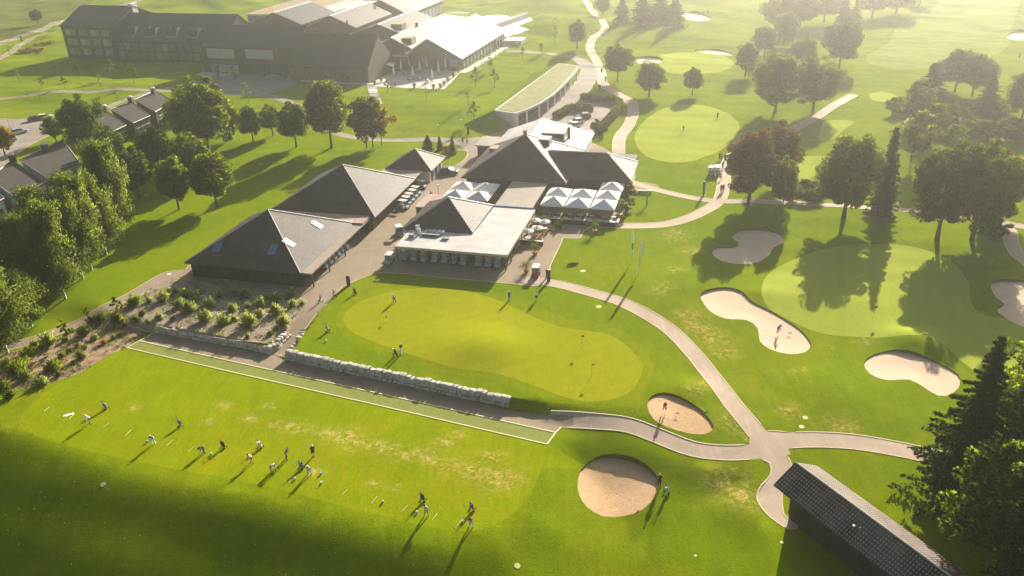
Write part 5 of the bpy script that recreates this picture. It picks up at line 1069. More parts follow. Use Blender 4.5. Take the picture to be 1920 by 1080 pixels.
# ------------------------------------------------------------------ people
def loft(m, pts, rx, ry, n=10):
    pts = [Vector(p) for p in pts]; V = []; X = Vector((1, 0, 0))
    for i, p in enumerate(pts):
        d = (pts[min(i+1, len(pts)-1)]-pts[max(i-1, 0)]).normalized(); y = d.cross(X).normalized()
        for k in range(n): t = 2*math.pi*k/n; V.append(p+X*math.cos(t)*rx[i]+y*math.sin(t)*ry[i])
    F = [(i*n+k, i*n+(k+1) % n, (i+1)*n+(k+1) % n, (i+1)*n+k) for i in range(len(pts)-1) for k in range(n)]
    F += [tuple(range(n))[::-1], tuple(range(len(V)-n, len(V)))]; m.add(V, F)
def person(px, py, pose, yaw, top, legs, label, hat='cap_white', shorts=False, club=None, tall=1.8, group=None):
    """pose: stand, address, stoop, walk, swing; yaw in degrees, 0 = facing away from the camera, 180 = toward it"""
    p = G(px, py); e = empty('person', p, rad(-yaw), label, 'person', group); k = tall/1.8; e.scale = (k, k, k)
    lean = {'stand': 3, 'address': 34, 'stoop': 72, 'walk': 5, 'swing': 18}[pose]; hz = {'stoop': .86, 'address': .88}.get(pose, .93)
    a = rad(lean); R = lambda y, z: (y*math.cos(a)+z*math.sin(a), hz-y*math.sin(a)+z*math.cos(a))
    up = lambda x, y, z: Vector((x, R(y, z-.93)[0], R(y, z-.93)[1]))
    pel = Vector((0, 0, hz)); chest = up(0, .0, 1.32); neck = up(0, -.01, 1.49); hd0 = up(0, .02, 1.56)
    face = {'stoop': .35, 'address': .6}.get(pose, 1.0); hd1 = hd0+Vector((0, .05 if face < 1 else .02, .17*face+.0)) if face < 1 else up(0, .03, 1.74)
    sh = {s: up(.19*s, 0, 1.43) for s in (-1, 1)}
    if pose == 'address': hand = {s: Vector((.03*s, .50, .80)) for s in (-1, 1)}; el = {s: (sh[s]+hand[s])/2+Vector((.05*s, -.04, -.02)) for s in (-1, 1)}
    elif pose == 'stoop': hand = {s: Vector((.10*s, .62, .34)) for s in (-1, 1)}; el = {s: (sh[s]+hand[s])/2+Vector((.05*s, -.05, 0)) for s in (-1, 1)}
    elif pose == 'swing': hand = {s: Vector((-.42+.03*s, .25, 1.35)) for s in (-1, 1)}; el = {s: (sh[s]+hand[s])/2+Vector((0, .12, -.08)) for s in (-1, 1)}
    else: sw = .16 if pose == 'walk' else .04; hand = {s: up(.26*s, .10+sw*s, .86) for s in (-1, 1)}; el = {s: up(.25*s, -.02+sw*.5*s, 1.14) for s in (-1, 1)}
    st = {'walk': .26, 'swing': .05}.get(pose, .0); wd = {'address': .20, 'stoop': .14, 'swing': .2}.get(pose, .11); kb = {'address': .10, 'stoop': .05}.get(pose, .02)
    hipj = {s: pel+Vector((.09*s, 0, -.04)) for s in (-1, 1)}; kn = {s: Vector((.5*(wd+.09)*s, st*.45*s+kb, .49)) for s in (-1, 1)}; an = {s: Vector((wd*s, st*s-.02, .09)) for s in (-1, 1)}
    # body: one skinned surface
    V = []; E = []; Rr = []
    def v(p_, r): V.append(tuple(p_)); Rr.append(r); return len(V)-1
    def chain(i, *pr):
        for p_, r in pr: j = v(p_, r); E.append((i, j)); i = j
        return i
    root = v(pel, .13); c = chain(root, (pel.lerp(chest, .5), .115), (chest, .135)); h = chain(c, (neck, .055), (hd0, .075), (hd0.lerp(hd1, .5), .095), (hd1, .07))
    v(hd0.lerp(hd1, .4)+Vector((0, .115, -.01)), .015); E.append((h-1, len(V)-1))
    for s in (-1, 1):
        w_ = chain(c, (sh[s], .06), (el[s], .042), (hand[s], .026)); d = (hand[s]-el[s]).normalized(); pm_ = chain(w_, (hand[s]+d*.08, .028))
        for f in range(4): chain(pm_, (hand[s]+d*.12+Vector(((f-1.5)*.02, 0, 0)), .009), (hand[s]+d*(.155+.012*(1 if f in (1, 2) else 0))+Vector(((f-1.5)*.022, .012, 0)), .008))
        chain(w_, (hand[s]+d*.05+Vector((-s*.035, .02, 0)), .010), (hand[s]+d*.085+Vector((-s*.045, .035, 0)), .008))
        chain(root, (hipj[s], .09), (kn[s], .058), (an[s], .04), (an[s]+Vector((0, .13, -.045)), .035))
    me = bpy.data.meshes.new('body'); me.from_pydata(V, E, [])
    me.materials.append(M['skin']); o = bpy.data.objects.new('body', me); COL.objects.link(o); o.parent = e
    o.modifiers.new('s', 'SKIN').use_smooth_shade = True
    for i, r in enumerate(Rr): me.skin_vertices[0].data[i].radius = (r, r); me.skin_vertices[0].data[i].use_root = (i == 0)
    ss = o.modifiers.new('d', 'SUBSURF'); ss.levels = ss.render_levels = 1
    m = MB(); loft(m, [pel+Vector((0, 0, -.02)), pel.lerp(chest, .45), chest, up(0, 0, 1.44), up(0, -.01, 1.50)], [.165, .165, .195, .18, .075], [.125, .12, .135, .10, .07])
    for s in (-1, 1): m.tube([sh[s]+Vector((-.03*s, 0, .0)), sh[s].lerp(el[s], .85)], [.082, .066], 8)
    m.obj('shirt', M[top], e, True)
    m = MB(); loft(m, [pel+Vector((0, 0, .08)), pel+Vector((0, 0, -.06)), pel+Vector((0, 0, -.14))], [.172, .178, .13], [.13, .135, .11])
    for s in (-1, 1):
        q = [hipj[s]+Vector((0, 0, -.02)), kn[s]+Vector((0, 0, .06 if shorts else 0))]; r = [.105, .085]
        if not shorts: q += [an[s]]; r = [.105, .078, .065]
        m.tube(q, r, 8)
    m.obj('shorts' if shorts else 'trousers', M[legs], e, True)
    for s in (-1, 1): MB().ball(an[s]+Vector((0, .06, -.045)), (.05, .145, .05), 8, 5).obj('shoe', M['cap_white' if legs in ('cl_white', 'cl_khaki') else 'cap_dark'], e, True)
    hc = hd0.lerp(hd1, .55); m = MB(); m.ball(hc+Vector((0, -.012, .03)), (.105, .115, .095), 10, 6)
    if hat.startswith('cap'): m.ball(hc+Vector((0, .12, .035)), (.075, .08, .015), 8, 4)
    m.obj('cap' if hat.startswith('cap') else 'hair', M[hat], e, True)
    if club:
        h0 = (hand[1]+hand[-1])/2; tip = {'address': Vector((.05, 1.0, .02)), 'swing': h0+Vector((.5, -.55, .55)), 'stoop': Vector((.2, .95, .02))}.get(pose, Vector((.35, .35, .02)))
        if pose in ('stand', 'walk'): h0 = hand[1]+Vector((0, .03, -.05))
        m = MB(); m.tube([h0+(h0-tip).normalized()*.12, h0, tip], [.015, .014, .009], 5); m.ball(tip, (.05, .03, .03), 6, 4); tag(m.obj('club', M['chrome'], e), None)
    return e
PR = [
 (740,566,'address',200,'cl_light','cl_black','golfer in light blue shirt and black trousers on the practice green','cap_white',False,1),
 (955,563,'stand',150,'cl_blue','cl_grey','golfer in blue top standing at the upper edge of the practice green','cap_white',False,1),
 (1006,564,'stand',200,'cl_white','cl_black','golfer in white shirt and black shorts right of the blue topped one','cap_dark',True,1),
 (753,663,'walk',150,'cl_black','cl_white','golfer in black top and white trousers beside a trolley on the green','cap_white',False,None),
 (1246,770,'address',185,'cl_red','cl_khaki','golfer in a red shirt in the small bunker','hair_brown',False,1),
 (1458,624,'address',150,'cl_navy','cl_grey','dark clothed golfer in the two lobed bunker','hair_brown',False,1),
 (1236,911,'stand',200,'cl_black','cl_black','golfer in black at the rim of the round bunker','cap_white',False,1),
 (170,794,'address',215,'cl_white','cl_orange','leftmost range golfer, white shirt and orange shorts','cap_white',True,1),
 (289,832,'address',195,'cl_blue','cl_white','range golfer in bright blue shirt and white trousers','cap_white',False,1),
 (383,849,'stoop',215,'cl_black','cl_grey','range golfer in black bending down beside a bag','hair_brown',False,None),
 (473,868,'address',215,'cl_white','cl_orange','range golfer in white polo and orange shorts, club set back','hair_brown',True,1),
 (509,886,'stoop',75,'cl_white','cl_grey','range golfer in white bending low with a green cap','cl_green',False,None),
 (537,861,'address',60,'cl_grey','cl_grey','range golfer in grey with a teal cap, club over the shoulder','cl_teal',False,1),
 (588,856,'stand',150,'cl_navy','cl_black','range golfer in dark blue standing upright behind the others','cap_white',True,None),
 (581,889,'address',185,'cl_light','cl_light','range golfer all in pale blue next to a blue bag','cap_white',False,1),
 (800,967,'swing',200,'cl_white','cl_khaki','range golfer in white shirt in front of a dark bag','hair_brown',False,1),
 (884,987,'address',190,'cl_red','cl_white','range golfer in dark red shirt and white trousers','hair_brown',False,1),
 (1281,247,'stand',160,'cl_green','cl_khaki','distant golfer in green on the upper putting green','cap_white',True,None),
 (1345,222,'stand',180,'cl_navy','cl_black','distant dark golfer on the right of the upper putting green','cap_dark',False,1),
 (868,269,'walk',200,'cl_navy','cl_black','left of two walkers on the road above the lawn island','hair_brown',False,None),
 (876,270,'walk',200,'cl_white','cl_black','right walker in white on the road above the lawn island','hair_brown',False,None),
 (809,373,'walk',190,'cl_navy','cl_black','dark pedestrian on the drive beside the parked carts','hair_brown',False,None),
 (1351,338,'walk',200,'cl_light','cl_red','walker in pale top and red shorts on the path','hair_brown',True,None),
 (1352,360,'walk',190,'cl_black','cl_black','walker in black near the path junction','hair_brown',False,None),
 (1356,359,'walk',190,'cl_blue','cl_navy','walker in violet blue near the path junction','hair_brown',False,None),
 (1349,299,'stand',190,'cl_navy','cl_black','rear left golfer of the group behind the carts','hair_brown',False,None),
 (1353,300,'stand',170,'cl_grey','cl_black','rear middle golfer of the group behind the carts','hair_brown',False,None),
 (1359,301,'stand',190,'cl_black','cl_black','rear right golfer of the group behind the carts','hair_brown',False,None),
 (1355,316,'walk',190,'cl_teal','cl_grey','golfer in teal walking in front of the group','hair_brown',False,None),
 (1337,318,'walk',160,'cl_white','cl_khaki','golfer in white on the grass verge beside the group','cap_white',False,None),
 (1128,137,'walk',190,'cl_navy','cl_black','cyclist like dark figure on the winding path near the garage','hair_brown',False,None),
 (1135,153,'walk',180,'cl_black','cl_black','dark walker just below the one on the winding path','hair_brown',False,None),
 (1318,29,'stand',180,'cl_navy','cl_black','faint far golfer beside the topmost bunker','hair_brown',False,None),
 (1327,26,'stand',180,'cl_black','cl_black','faint farther golfer right of the topmost bunker','hair_brown',False,None),
 (1530,380,'walk',180,'cl_black','cl_green','walker in black on the path left of the oak','hair_brown',False,None),
 (1911,109,'stand',180,'cl_black','cl_black','lone dark golfer at the right frame near the top','hair_brown',False,None),
 (1025,521,'stand',250,'cl_black','cl_black','person in black beside the red golf cart','hair_brown',False,None)]
for q in PR: person(q[0], q[1], q[2], q[3], q[4], q[5], q[6], q[7], q[8], q[9], tall=1.88 if q[1] > 780 else 1.8)
# ------------------------------------------------------------------ golf bags on trolleys
def bag(px, py, yaw, c1, c2, label, lean=20):
    p = G(px, py); e = empty('golf_trolley', p, rad(-yaw), label, 'golf trolley', 'golf bags on trolleys'); a = rad(lean); d = Vector((0, math.sin(a)*-1, math.cos(a))); b = Vector((0, .22, .16))
    m = MB(); m.tube([b, b+d*.12, b+d*.85, b+d*.9], [.14, .155, .17, .15], 10); bo = m.obj('bag', M[c1], e, True)
    MB().ball(b+d*.45+Vector((0, .14, .10)), (.11, .09, .22), 8, 6).obj('pocket', M[c2], bo, True)
    for k in range(6):
        t = k*1.05; o = Vector((math.cos(t)*.08, math.sin(t)*.06, 0)); tip = b+d*(1.12+.05*(k % 3))+o*1.4
        m = MB(); m.tube([b+d*.85+o, tip], .01, 4); m.ball(tip, (.045, .03, .05), 6, 4); m.obj('club', M['cl_black' if k < 3 else 'chrome'], bo)
    for s in (-1, 1):
        m = MB(); n = 12; V = []; 
        for x in (s*.34, s*.39):
            V += [(x, .05+.15*math.cos(2*math.pi*i/n), .15+.15*math.sin(2*math.pi*i/n)) for i in range(n)]
        m.add(V, [tuple(range(n)), tuple(range(2*n-1, n-1, -1))]+[(i, (i+1) % n, n+(i+1) % n, n+i) for i in range(n)]); m.obj('wheel', M['rubber'], e)
    m = MB(); m.tube([(-.34, .05, .15), (.34, .05, .15)], .018, 5); m.tube([(0, .05, .15), (0, .45, .1)], .018, 5); m.tube([(0, .1, .12), (0, -.65, 1.0), (0, -.85, 1.02)], .02, 5); m.obj('frame', M['steel'], e)
    m = MB(); m.tube([(-.1, -.85, 1.02), (.1, -.85, 1.02)], .025, 6); m.obj('handle', M['rubber'], e); MB().tube([(-.02, .48, .08), (.02, .48, .08)], .08, 8).obj('wheel', M['rubber'], e)
for q in ((741,667,40,'cl_black','cl_grey','black golf bag trolley beside the golfer in white trousers'), (614,622,120,'cl_grey','cl_white','grey golf bag standing alone on the lawn left of the green'), (627,557,160,'cl_black','cl_white','golf trolley on the lawn edge by the black pillar'), (601,566,200,'cl_grey','cl_white','grey and white golf trolley parked on the asphalt ramp'), (665,551,60,'cl_black','cl_grey','dark golf trolley at the upper left corner of the green lawn'),
 (1249,925,60,'cl_light','cl_white','pale blue golf trolley beside the round bunker'), (197,767,60,'cl_grey','cl_white','grey white golf bag at the far left of the range'), (337,799,100,'cl_grey','cl_black','grey golf bag in the second row of the range'), (418,840,60,'cl_black','cl_plum','black golf bag with its cover up behind the bending golfer'), (487,840,60,'cl_white','cl_orange','white golf bag with orange trim on the range'),
 (564,879,60,'cl_teal','cl_black','teal blue golf bag beside the pale blue golfer'), (792,940,60,'cl_black','cl_plum','black and plum golf bag behind the white shirted golfer'), (884,957,60,'cl_plum','cl_grey','plum golf bag behind the red shirted golfer'), (1340,332,60,'cl_white','cl_grey','white golf trolley on the verge by the path group')):
    bag(*q)
# ------------------------------------------------------------------ golf carts
def wheel(m, x, y, r, w_, n=12):
    V = []
    for xx in (x-w_/2, x+w_/2): V += [(xx, y+r*math.cos(2*math.pi*i/n), r+r*math.sin(2*math.pi*i/n)) for i in range(n)]
    return m.add(V, [tuple(range(n)), tuple(range(2*n-1, n-1, -1))]+[(i, (i+1) % n, n+(i+1) % n, n+i) for i in range(n)])
def make_cart(body, roof, label, px, py, yaw, group='golf carts'):
    e = empty('golf_cart', G(px, py), rad(-yaw), label, 'golf cart', group)
    prof = [(-1.15, .28), (-1.15, .72), (-.75, .80), (-.35, .62), (.25, .34), (.62, .34), (.78, .82), (.98, .80), (1.22, .50), (1.22, .28)]
    m = MB(); m.xprof(prof, -.56, .56); b = m.obj('body', M[body], e); b.modifiers.new('b', 'BEVEL').width = .04
    MB().ball((-.36, 1.2, .5), (.09, .05, .07), 8, 5).obj('headlight', M['screen'], b); MB().ball((.36, 1.2, .5), (.09, .05, .07), 8, 5).obj('headlight', M['screen'], b)
    m = MB(); m.prism([(-.6, -.85), (-.5, -1.0), (.5, -1.0), (.6, -.85), (.6, .65), (.5, .8), (-.5, .8), (-.6, .65)], 1.80, 1.88); o = m.obj('roof', M[roof], e); o.modifiers.new('b', 'BEVEL').width = .03
    for x in (-.52, .52):
        MB().tube([(x, .82, .8), (x, .58, 1.82)], .022, 5).obj('post', M['cart_dark'], e); MB().tube([(x, -.6, .75), (x, -.8, 1.82)], .022, 5).obj('post', M['cart_dark'], e)
    MB().add([(-.5, .81, .85), (.5, .81, .85), (.5, .60, 1.76), (-.5, .60, 1.76), (-.5, .80, .84), (.5, .80, .84), (.5, .59, 1.75), (-.5, .59, 1.75)], [(0, 1, 2, 3), (7, 6, 5, 4)]).obj('windscreen', M['screen'], e)
    m = MB(); m.box(-.5, .5, -.5, .02, .68, .80); m.add([(-.5, -.5, .8), (.5, -.5, .8), (.5, -.62, 1.2), (-.5, -.62, 1.2), (-.5, -.6, .8), (.5, -.6, .8), (.5, -.7, 1.2), (-.5, -.7, 1.2)], [(0, 1, 2, 3), (5, 4, 7, 6), (3, 2, 6, 7), (1, 5, 6, 2), (4, 0, 3, 7)]); m.obj('seat', M['seat_beige'], e)
    for x in (-.48, .48):
        for y in (-.78, .82): w_ = wheel(MB(), x, y, .23, .2).obj('wheel', M['rubber'], e); wheel(MB(), x+(.06 if x > 0 else -.06), y, .12, .12, 8).obj('rim', M['chrome'], w_).location.z = .11
    MB().tube([(-.25, .72, .9), (-.25, .45, 1.08)], .02, 5).ball((-.25, .44, 1.09), (.17, .05, .16), 10, 4).obj('steering_wheel', M['cart_dark'], e)
    return e
c0 = make_cart('cart_body', 'cart_cream', 'pale golf cart parked in the open just left of the clubhouse canopy', 730, 498, 165)
def cart(px, py, yaw, label):
    c = dup(c0); c.location = G(px, py); c.rotation_euler = (0, 0, rad(-yaw)); c['label'] = label; return c
c0.location = G(731, 493); c0.rotation_euler = (0, 0, rad(-195))
for i, (px, py) in enumerate(((749,491),(766,493),(784,496),(804,499),(822,501),(839,503),(857,505),(884,511),(902,513),(920,514))):
    u_, v_ = toUV(px, py+6); u_ += .2; v_ = 125.5; c = cart(px-2, py-1, 195, 'golf cart in the shade under the flat roof, %s from the left' % ORD[i]); c.location = uvw(u_, v_, .02)
for i, (px, py) in enumerate(((611,499),(620,491),(629,484),(638,477),(647,470),(656,463))):
    c = cart(px, py, 105, 'golf cart under the near barn canopy, %s from the front' % ORD[i]); c.location = uvw(-66.9, toUV(px+6, py+6)[1], .08)
for i, (px, py) in enumerate(((757,391),(762,384),(768,378),(774,371),(780,365),(790,353))): cart(px, py, 118, 'cream roofed golf cart in the sunny row by the middle barn, %s from the front' % ORD[i])
cart(749, 440, 160, 'golf cart standing at the left corner of the flat roof'); cart(1333, 327, 20, 'white golf cart on the verge above the path junction'); cart(1345, 326, 10, 'golf cart with teal seats on the path above the junction')
make_cart('cart_red', 'cart_cream', 'dark red golf cart with white roof beside the black pillar', 1005, 517, 195)
# ------------------------------------------------------------------ cars
def make_car(paint, label, p, yaw, L=4.4, W=1.8, Ht=1.5):
    e = empty('parked_car', p, rad(-yaw), label, 'car', 'cars in the parking lots')
    pr = [(-.5, .16), (-.5, .50), (-.47, .60), (-.30, .64), (.26, .62), (.45, .52), (.5, .40), (.5, .16)]
    b = MB().xprof([(y*L, z*Ht) for y, z in pr], -W/2, W/2).obj('body', M[paint], e); b.modifiers.new('b', 'BEVEL').width = .08
    cab = [(-.44, .60), (-.33, .97), (-.22, 1.0), (.05, .98), (.24, .62)]
    g = MB().xprof([(y*L, z*Ht) for y, z in cab], -W*.42, W*.42).obj('glasshouse', M['carblack'], e); g.modifiers.new('b', 'BEVEL').width = .05
    MB().prism([(-W*.37, -.35*L), (W*.37, -.35*L), (W*.37, .03*L), (-W*.37, .03*L)], Ht*.985, Ht*1.02).obj('roof', M[paint], e)
    for x in (-W*.44, W*.44):
        for y in (-.31*L, .31*L): w_ = wheel(MB(), x, y, .33, .22, 14).obj('wheel', M['rubber'], e); wheel(MB(), x*1.06, y, .2, .2, 10).obj('rim', M['chrome'], w_).location.z = .13
        MB().ball((x*.8, .49*L, .45*Ht), (.2, .06, .09), 8, 5).obj('headlight', M['screen'], e); MB().ball((x*.82, -.5*L, .5*Ht), (.15, .05, .1), 8, 5).obj('tail_light', M['cl_red'], e)
    return e
for paint, px, py, yaw, lb in (('carsilver', 1073, 240, 250, 'silver grey car nearest the clubhouse annex'), ('carwhite', 1080, 232, 250, 'light grey car, middle of the three by the hedge'), ('carblack', 1093, 222, 255, 'dark car in the hedge shadow, farthest of three'), ('carwhite', 1062, 247, 250, 'white car mostly hidden behind the annex roof'),
  ('carsilver', 37, 250, 40, 'silver hatchback in the left parking lot'), ('carblack', 68, 226, 60, 'dark car at the back of the left parking lot'), ('carwhite', 86, 223, 60, 'white car beside the dark one in the parking lot'), ('carblue', 15, 267, 40, 'blue car cut off below the hatchback'), ('carblack', 842, 325, 100, 'small black car parked beside the white pavilion wall')):
    make_car(paint, lb, G(px, py), yaw)
# ------------------------------------------------------------------ umbrellas and terrace furniture
def open_umbrella(u, v, label):
    e = empty('market_umbrella', uvw(u, v), -A15, label, 'umbrella', 'open square terrace umbrellas'); h = 2.35; r = h; z0, z1 = 2.75, 3.85
    m = MB(); V = [(-h, -h, z0), (h, -h, z0), (h, h, z0), (-h, h, z0), (0, 0, z1)]; m.add(V+[(x, y, z-.05) for x, y, z in V], [(0, 1, 4), (1, 2, 4), (2, 3, 4), (3, 0, 4), (6, 5, 9), (7, 6, 9), (8, 7, 9), (5, 8, 9)])
    c = m.obj('canopy', M['canvas'], e); m = MB(); k = .012
    m.box(-h, h, -h-k, -h+k, z0-.22, z0).box(-h, h, h-k, h+k, z0-.22, z0).box(-h-k, -h+k, -h, h, z0-.22, z0).box(h-k, h+k, -h, h, z0-.22, z0).obj('valance', M['canvas'], c)
    for a, b in ((-1, -1), (1, -1), (1, 1), (-1, 1)): MB().tube([(0, 0, z1-.2), (a*h*.98, b*h*.98, z0-.05)], .03, 4).obj('rib', M['wood'], e)
    MB().tube([(0, 0, 0), (0, 0, z1)], .05, 6).obj('pole', M['steel'], e); MB().box(-.45, .45, -.45, .45, 0, .12).obj('base', M['concrete'], e); MB().ball((0, 0, z1+.04), .07, 8, 5).obj('finial', M['wood'], e)
    return e
UB = [(-32.1,151.0,'front left white umbrella of the right terrace'), (-27.1,151.0,'front middle white umbrella of the right terrace'), (-22.1,151.0,'front right white umbrella of the right terrace'), (-32.1,156.1,'second row left white umbrella of the right terrace'), (-27.1,156.1,'second row middle white umbrella of the right terrace'), (-22.1,156.1,'second row right white umbrella of the right terrace'), (-22.0,161.1,'single rearmost white umbrella under the wing roof'),
 (-52.6,151.2,'front left white umbrella of the left terrace behind the small pyramid'), (-47.6,151.2,'front right white umbrella of the left terrace'), (-52.5,156.3,'rear left white umbrella of the left terrace'), (-47.6,156.4,'rear right white umbrella of the left terrace')]
u0_ = open_umbrella(*UB[0])
for u, v, lb in UB[1:]: c = dup(u0_); c.location = uvw(u, v); c['label'] = lb
def folded(px, py, label, tallm=4.4):
    e = empty('folded_umbrella', G(px, py, .05), 0, label, 'umbrella', 'folded umbrellas on the hotel patio'); m = MB(); n = 12; V = []; Z = [1.1, 1.6, 2.6, 3.7, tallm]; Rr = [.50, .46, .36, .20, .03]
    for i, z in enumerate(Z):
        for k in range(n): t = 2*math.pi*k/n; r = Rr[i]*(1 if k % 2 else .7); V.append((r*math.cos(t), r*math.sin(t), z))
    m.add(V, [(i*n+k, i*n+(k+1) % n, (i+1)*n+(k+1) % n, (i+1)*n+k) for i in range(4) for k in range(n)]+[tuple(range(n))]); m.obj('canopy', M['canvas_grey'], e)
    MB().tube([(0, 0, 0), (0, 0, tallm+.1)], .06, 6).obj('pole', M['steel'], e); MB().box(-.6, .6, -.6, .6, 0, .15).obj('base', M['concrete'], e)
for i, (px, py) in enumerate(((739,146),(753,136),(767,129),(775,148),(788,137),(801,131),(811,152),(823,140),(836,132))): folded(px, py, 'folded beige umbrella on the hotel patio, %s from the left' % ORD[i])
def table(p, r, top, label, group, round_=True):
    e = empty('table', p, -A15, label, 'table', group); m = MB()
    (m.prism([(r*math.cos(k*.524), r*math.sin(k*.524)) for k in range(12)], .70, .75) if round_ else m.box(-r, r, -r*.6, r*.6, .70, .75)).obj('table_top', M[top], e)
    MB().tube([(0, 0, 0), (0, 0, .70)], .04, 6).obj('leg', M['steel'], e); MB().prism([(.28*math.cos(k*.785), .28*math.sin(k*.785)) for k in range(8)], 0, .04).obj('foot', M['steel'], e); return e
def chair(p, yaw, mat, label, group):
    e = empty('chair', p, yaw, label, 'chair', group); MB().box(-.25, .25, -.25, .25, .40, .47).obj('seat', M[mat], e); MB().add([(-.25, -.22, .47), (.25, -.22, .47), (.25, -.30, .90), (-.25, -.30, .90), (-.25, -.27, .47), (.25, -.27, .47), (.25, -.35, .90), (-.25, -.35, .90)], [(0, 1, 2, 3), (5, 4, 7, 6), (3, 2, 6, 7), (1, 5, 6, 2), (4, 0, 3, 7)]).obj('backrest', M[mat], e)
    for x in (-.22, .22):
        for y in (-.22, .22): MB().box(x-.02, x+.02, y-.02, y+.02, 0, .40).obj('leg', M['cart_dark'], e)
    return e
ch0 = chair(uvw(0, 100), 0, 'wicker', 'x', 'x'); ch0b = chair(uvw(0, 100), 0, 'cushion', 'x', 'x'); used = {'wicker': False, 'cushion': False}
def put_chair(p, yaw, mat, label, group):
    s = ch0 if mat == 'wicker' else ch0b; c = s if not used[mat] else dup(s); used[mat] = True; c.location = p; c.rotation_euler = (0, 0, yaw); c['label'] = label; c['group'] = group
for i in range(7):
    u = -33.4+i*2.15
    for j, v in enumerate((148.0, 149.9)):
        p = uvw(u+(.5 if j else 0), v); table(p, .42, 'table_white', '%s table from the left in the %s row of the right terrace' % (ORD[i], ('front', 'second')[j]), 'tables on the right terrace', False)
        for k in range(2):
            a = k*math.pi; q = p+Vector((math.cos(a-A15)*.75, math.sin(a-A15)*.75, 0)); put_chair(q, a-A15+math.pi/2, 'wicker', 'wicker chair %s of the %s %s row terrace table from the left' % (('right', 'left')[k], ORD[i], ('front', 'second')[j]), 'wicker chairs on the right terrace')
CAFE = [(990,452,'front left'), (1008,446,'front right'), (1003,431,'rear left'), (1021,434,'rear right')]
for px, py, lb in CAFE:
    p = G(px, py); table(p, .5, 'table_white', '%s round table of the small cafe terrace' % lb, 'cafe terrace tables')
    e = empty('parasol', p, 0, 'small cream parasol over the %s cafe table' % lb, 'parasol', 'cafe parasols'); m = MB(); n = 8; V = [(1.15*math.cos(k*.785), 1.15*math.sin(k*.785), 2.05) for k in range(n)]+[(0, 0, 2.5)]; m.add(V+[(x, y, z-.04) for x, y, z in V], [(k, (k+1) % n, n) for k in range(n)]+[((k+1) % n+n+1, k+n+1, 2*n+1) for k in range(n)]); m.obj('canopy', M['canvas'], e); MB().tube([(0, 0, .75), (0, 0, 2.55)], .03, 5).obj('pole', M['wood'], e)
    for k in range(4): a = k*math.pi/2+.5; put_chair(p+Vector((math.cos(a)*.85, math.sin(a)*.85, 0)), a+math.pi/2, 'cushion', '%s orange brown chair round the %s cafe table' % (('right', 'far', 'left', 'near')[k], lb), 'cafe terrace chairs')
for i, (px, py) in enumerate(((769,151),(787,150),(803,153),(760,141))):
    p = G(px, py, .05); table(p, .6, 'table_white', 'low patio table %s from the left under the folded umbrellas' % ORD[i], 'hotel patio tables')
    for k in range(3): a = k*2.1; put_chair(p+Vector((math.cos(a)*.9, math.sin(a)*.9, 0)), a+math.pi/2, 'wicker', 'wicker chair %s of the %s hotel patio table' % (('right', 'left', 'in front')[k], ORD[i]), 'hotel patio chairs')
# planters, terrace wall boxes
for i, (px, py) in enumerate(((703,160),(715,153),(742,161),(777,165),(813,167),(826,165),(833,160),(840,153),(850,145),(860,136))):
    e = empty('potted_shrub', G(px, py, .05), 0, 'round potted shrub on the patio rim, %s from the left' % ORD[i], 'potted shrub', 'potted shrubs on the patio rim'); MB().tube([(0, 0, 0), (0, 0, .55)], [.28, .36], 10).obj('pot', M['terracotta'], e); rng = np.random.default_rng(i); V, F = leaves(rng.normal(size=(220, 3))*.27+[0, 0, 1.0], np.full(220, .17), rng); o = bpy.data.objects.new('foliage', from_np('pot_leaves', V, F, LF['mid'])); COL.objects.link(o); o.parent = e
def palm(px, py, h, label, pot=True):
    e = empty('palm', G(px, py, .04), RS.uniform(0, 6), label, 'palm', 'palms near the clubhouse')
    z = 0
    if pot: MB().tube([(0, 0, 0), (0, 0, .62), (0, 0, .66)], [.36, .5, .46], 12).obj('pot', M['terracotta'], e); z = .5
    MB().tube([(0, 0, z), (.03, .02, (z+h)*.5), (0, 0, h)], [.16, .13, .12], 8).obj('trunk', M['bark'], e); V = []; F = []
    for k in range(22):
        a = k*2.4; el = .95-.065*k; L = 1.15+.15*(k % 3); P_ = []
        for j in range(7): f = j/6; r = L*f*math.cos(el*(1-f*.6)); zz = h+L*f*math.sin(el)-.55*L*f*f; P_.append(Vector((math.cos(a)*r, math.sin(a)*r, zz)))
        s = Vector((-math.sin(a), math.cos(a), 0))
        for j in range(1, 7):
            for sg in (-1, 1):
                for q in (0, .5):
                    b = P_[j-1].lerp(P_[j], q); n = len(V); ll = .34*(1-.4*abs(j/6-.4)); d = (P_[j]-P_[j-1]).normalized(); tip = b+s*sg*ll+d*.16-Vector((0, 0, .08)); V += [tuple(b), tuple(b+d*.05), tuple(tip)]; F.append((n, n+1, n+2))
    me = bpy.data.meshes.new('fronds'); me.from_pydata(V, [], F); me.materials.append(LF['mid']); o = bpy.data.objects.new('fronds', me); COL.objects.link(o); o.parent = e
palm(1115, 437, 1.9, 'potted palm on the lawn corner below the umbrella terrace'); palm(1213, 384, 2.2, 'palm on the lawn right of the umbrella terrace', False); palm(1003, 478, 1.9, 'potted palm in front of the cafe terrace box'); palm(987, 511, 1.5, 'short potted palm left of the red golf cart'); palm(1021, 425, 1.9, 'palm behind the cafe tables', False)
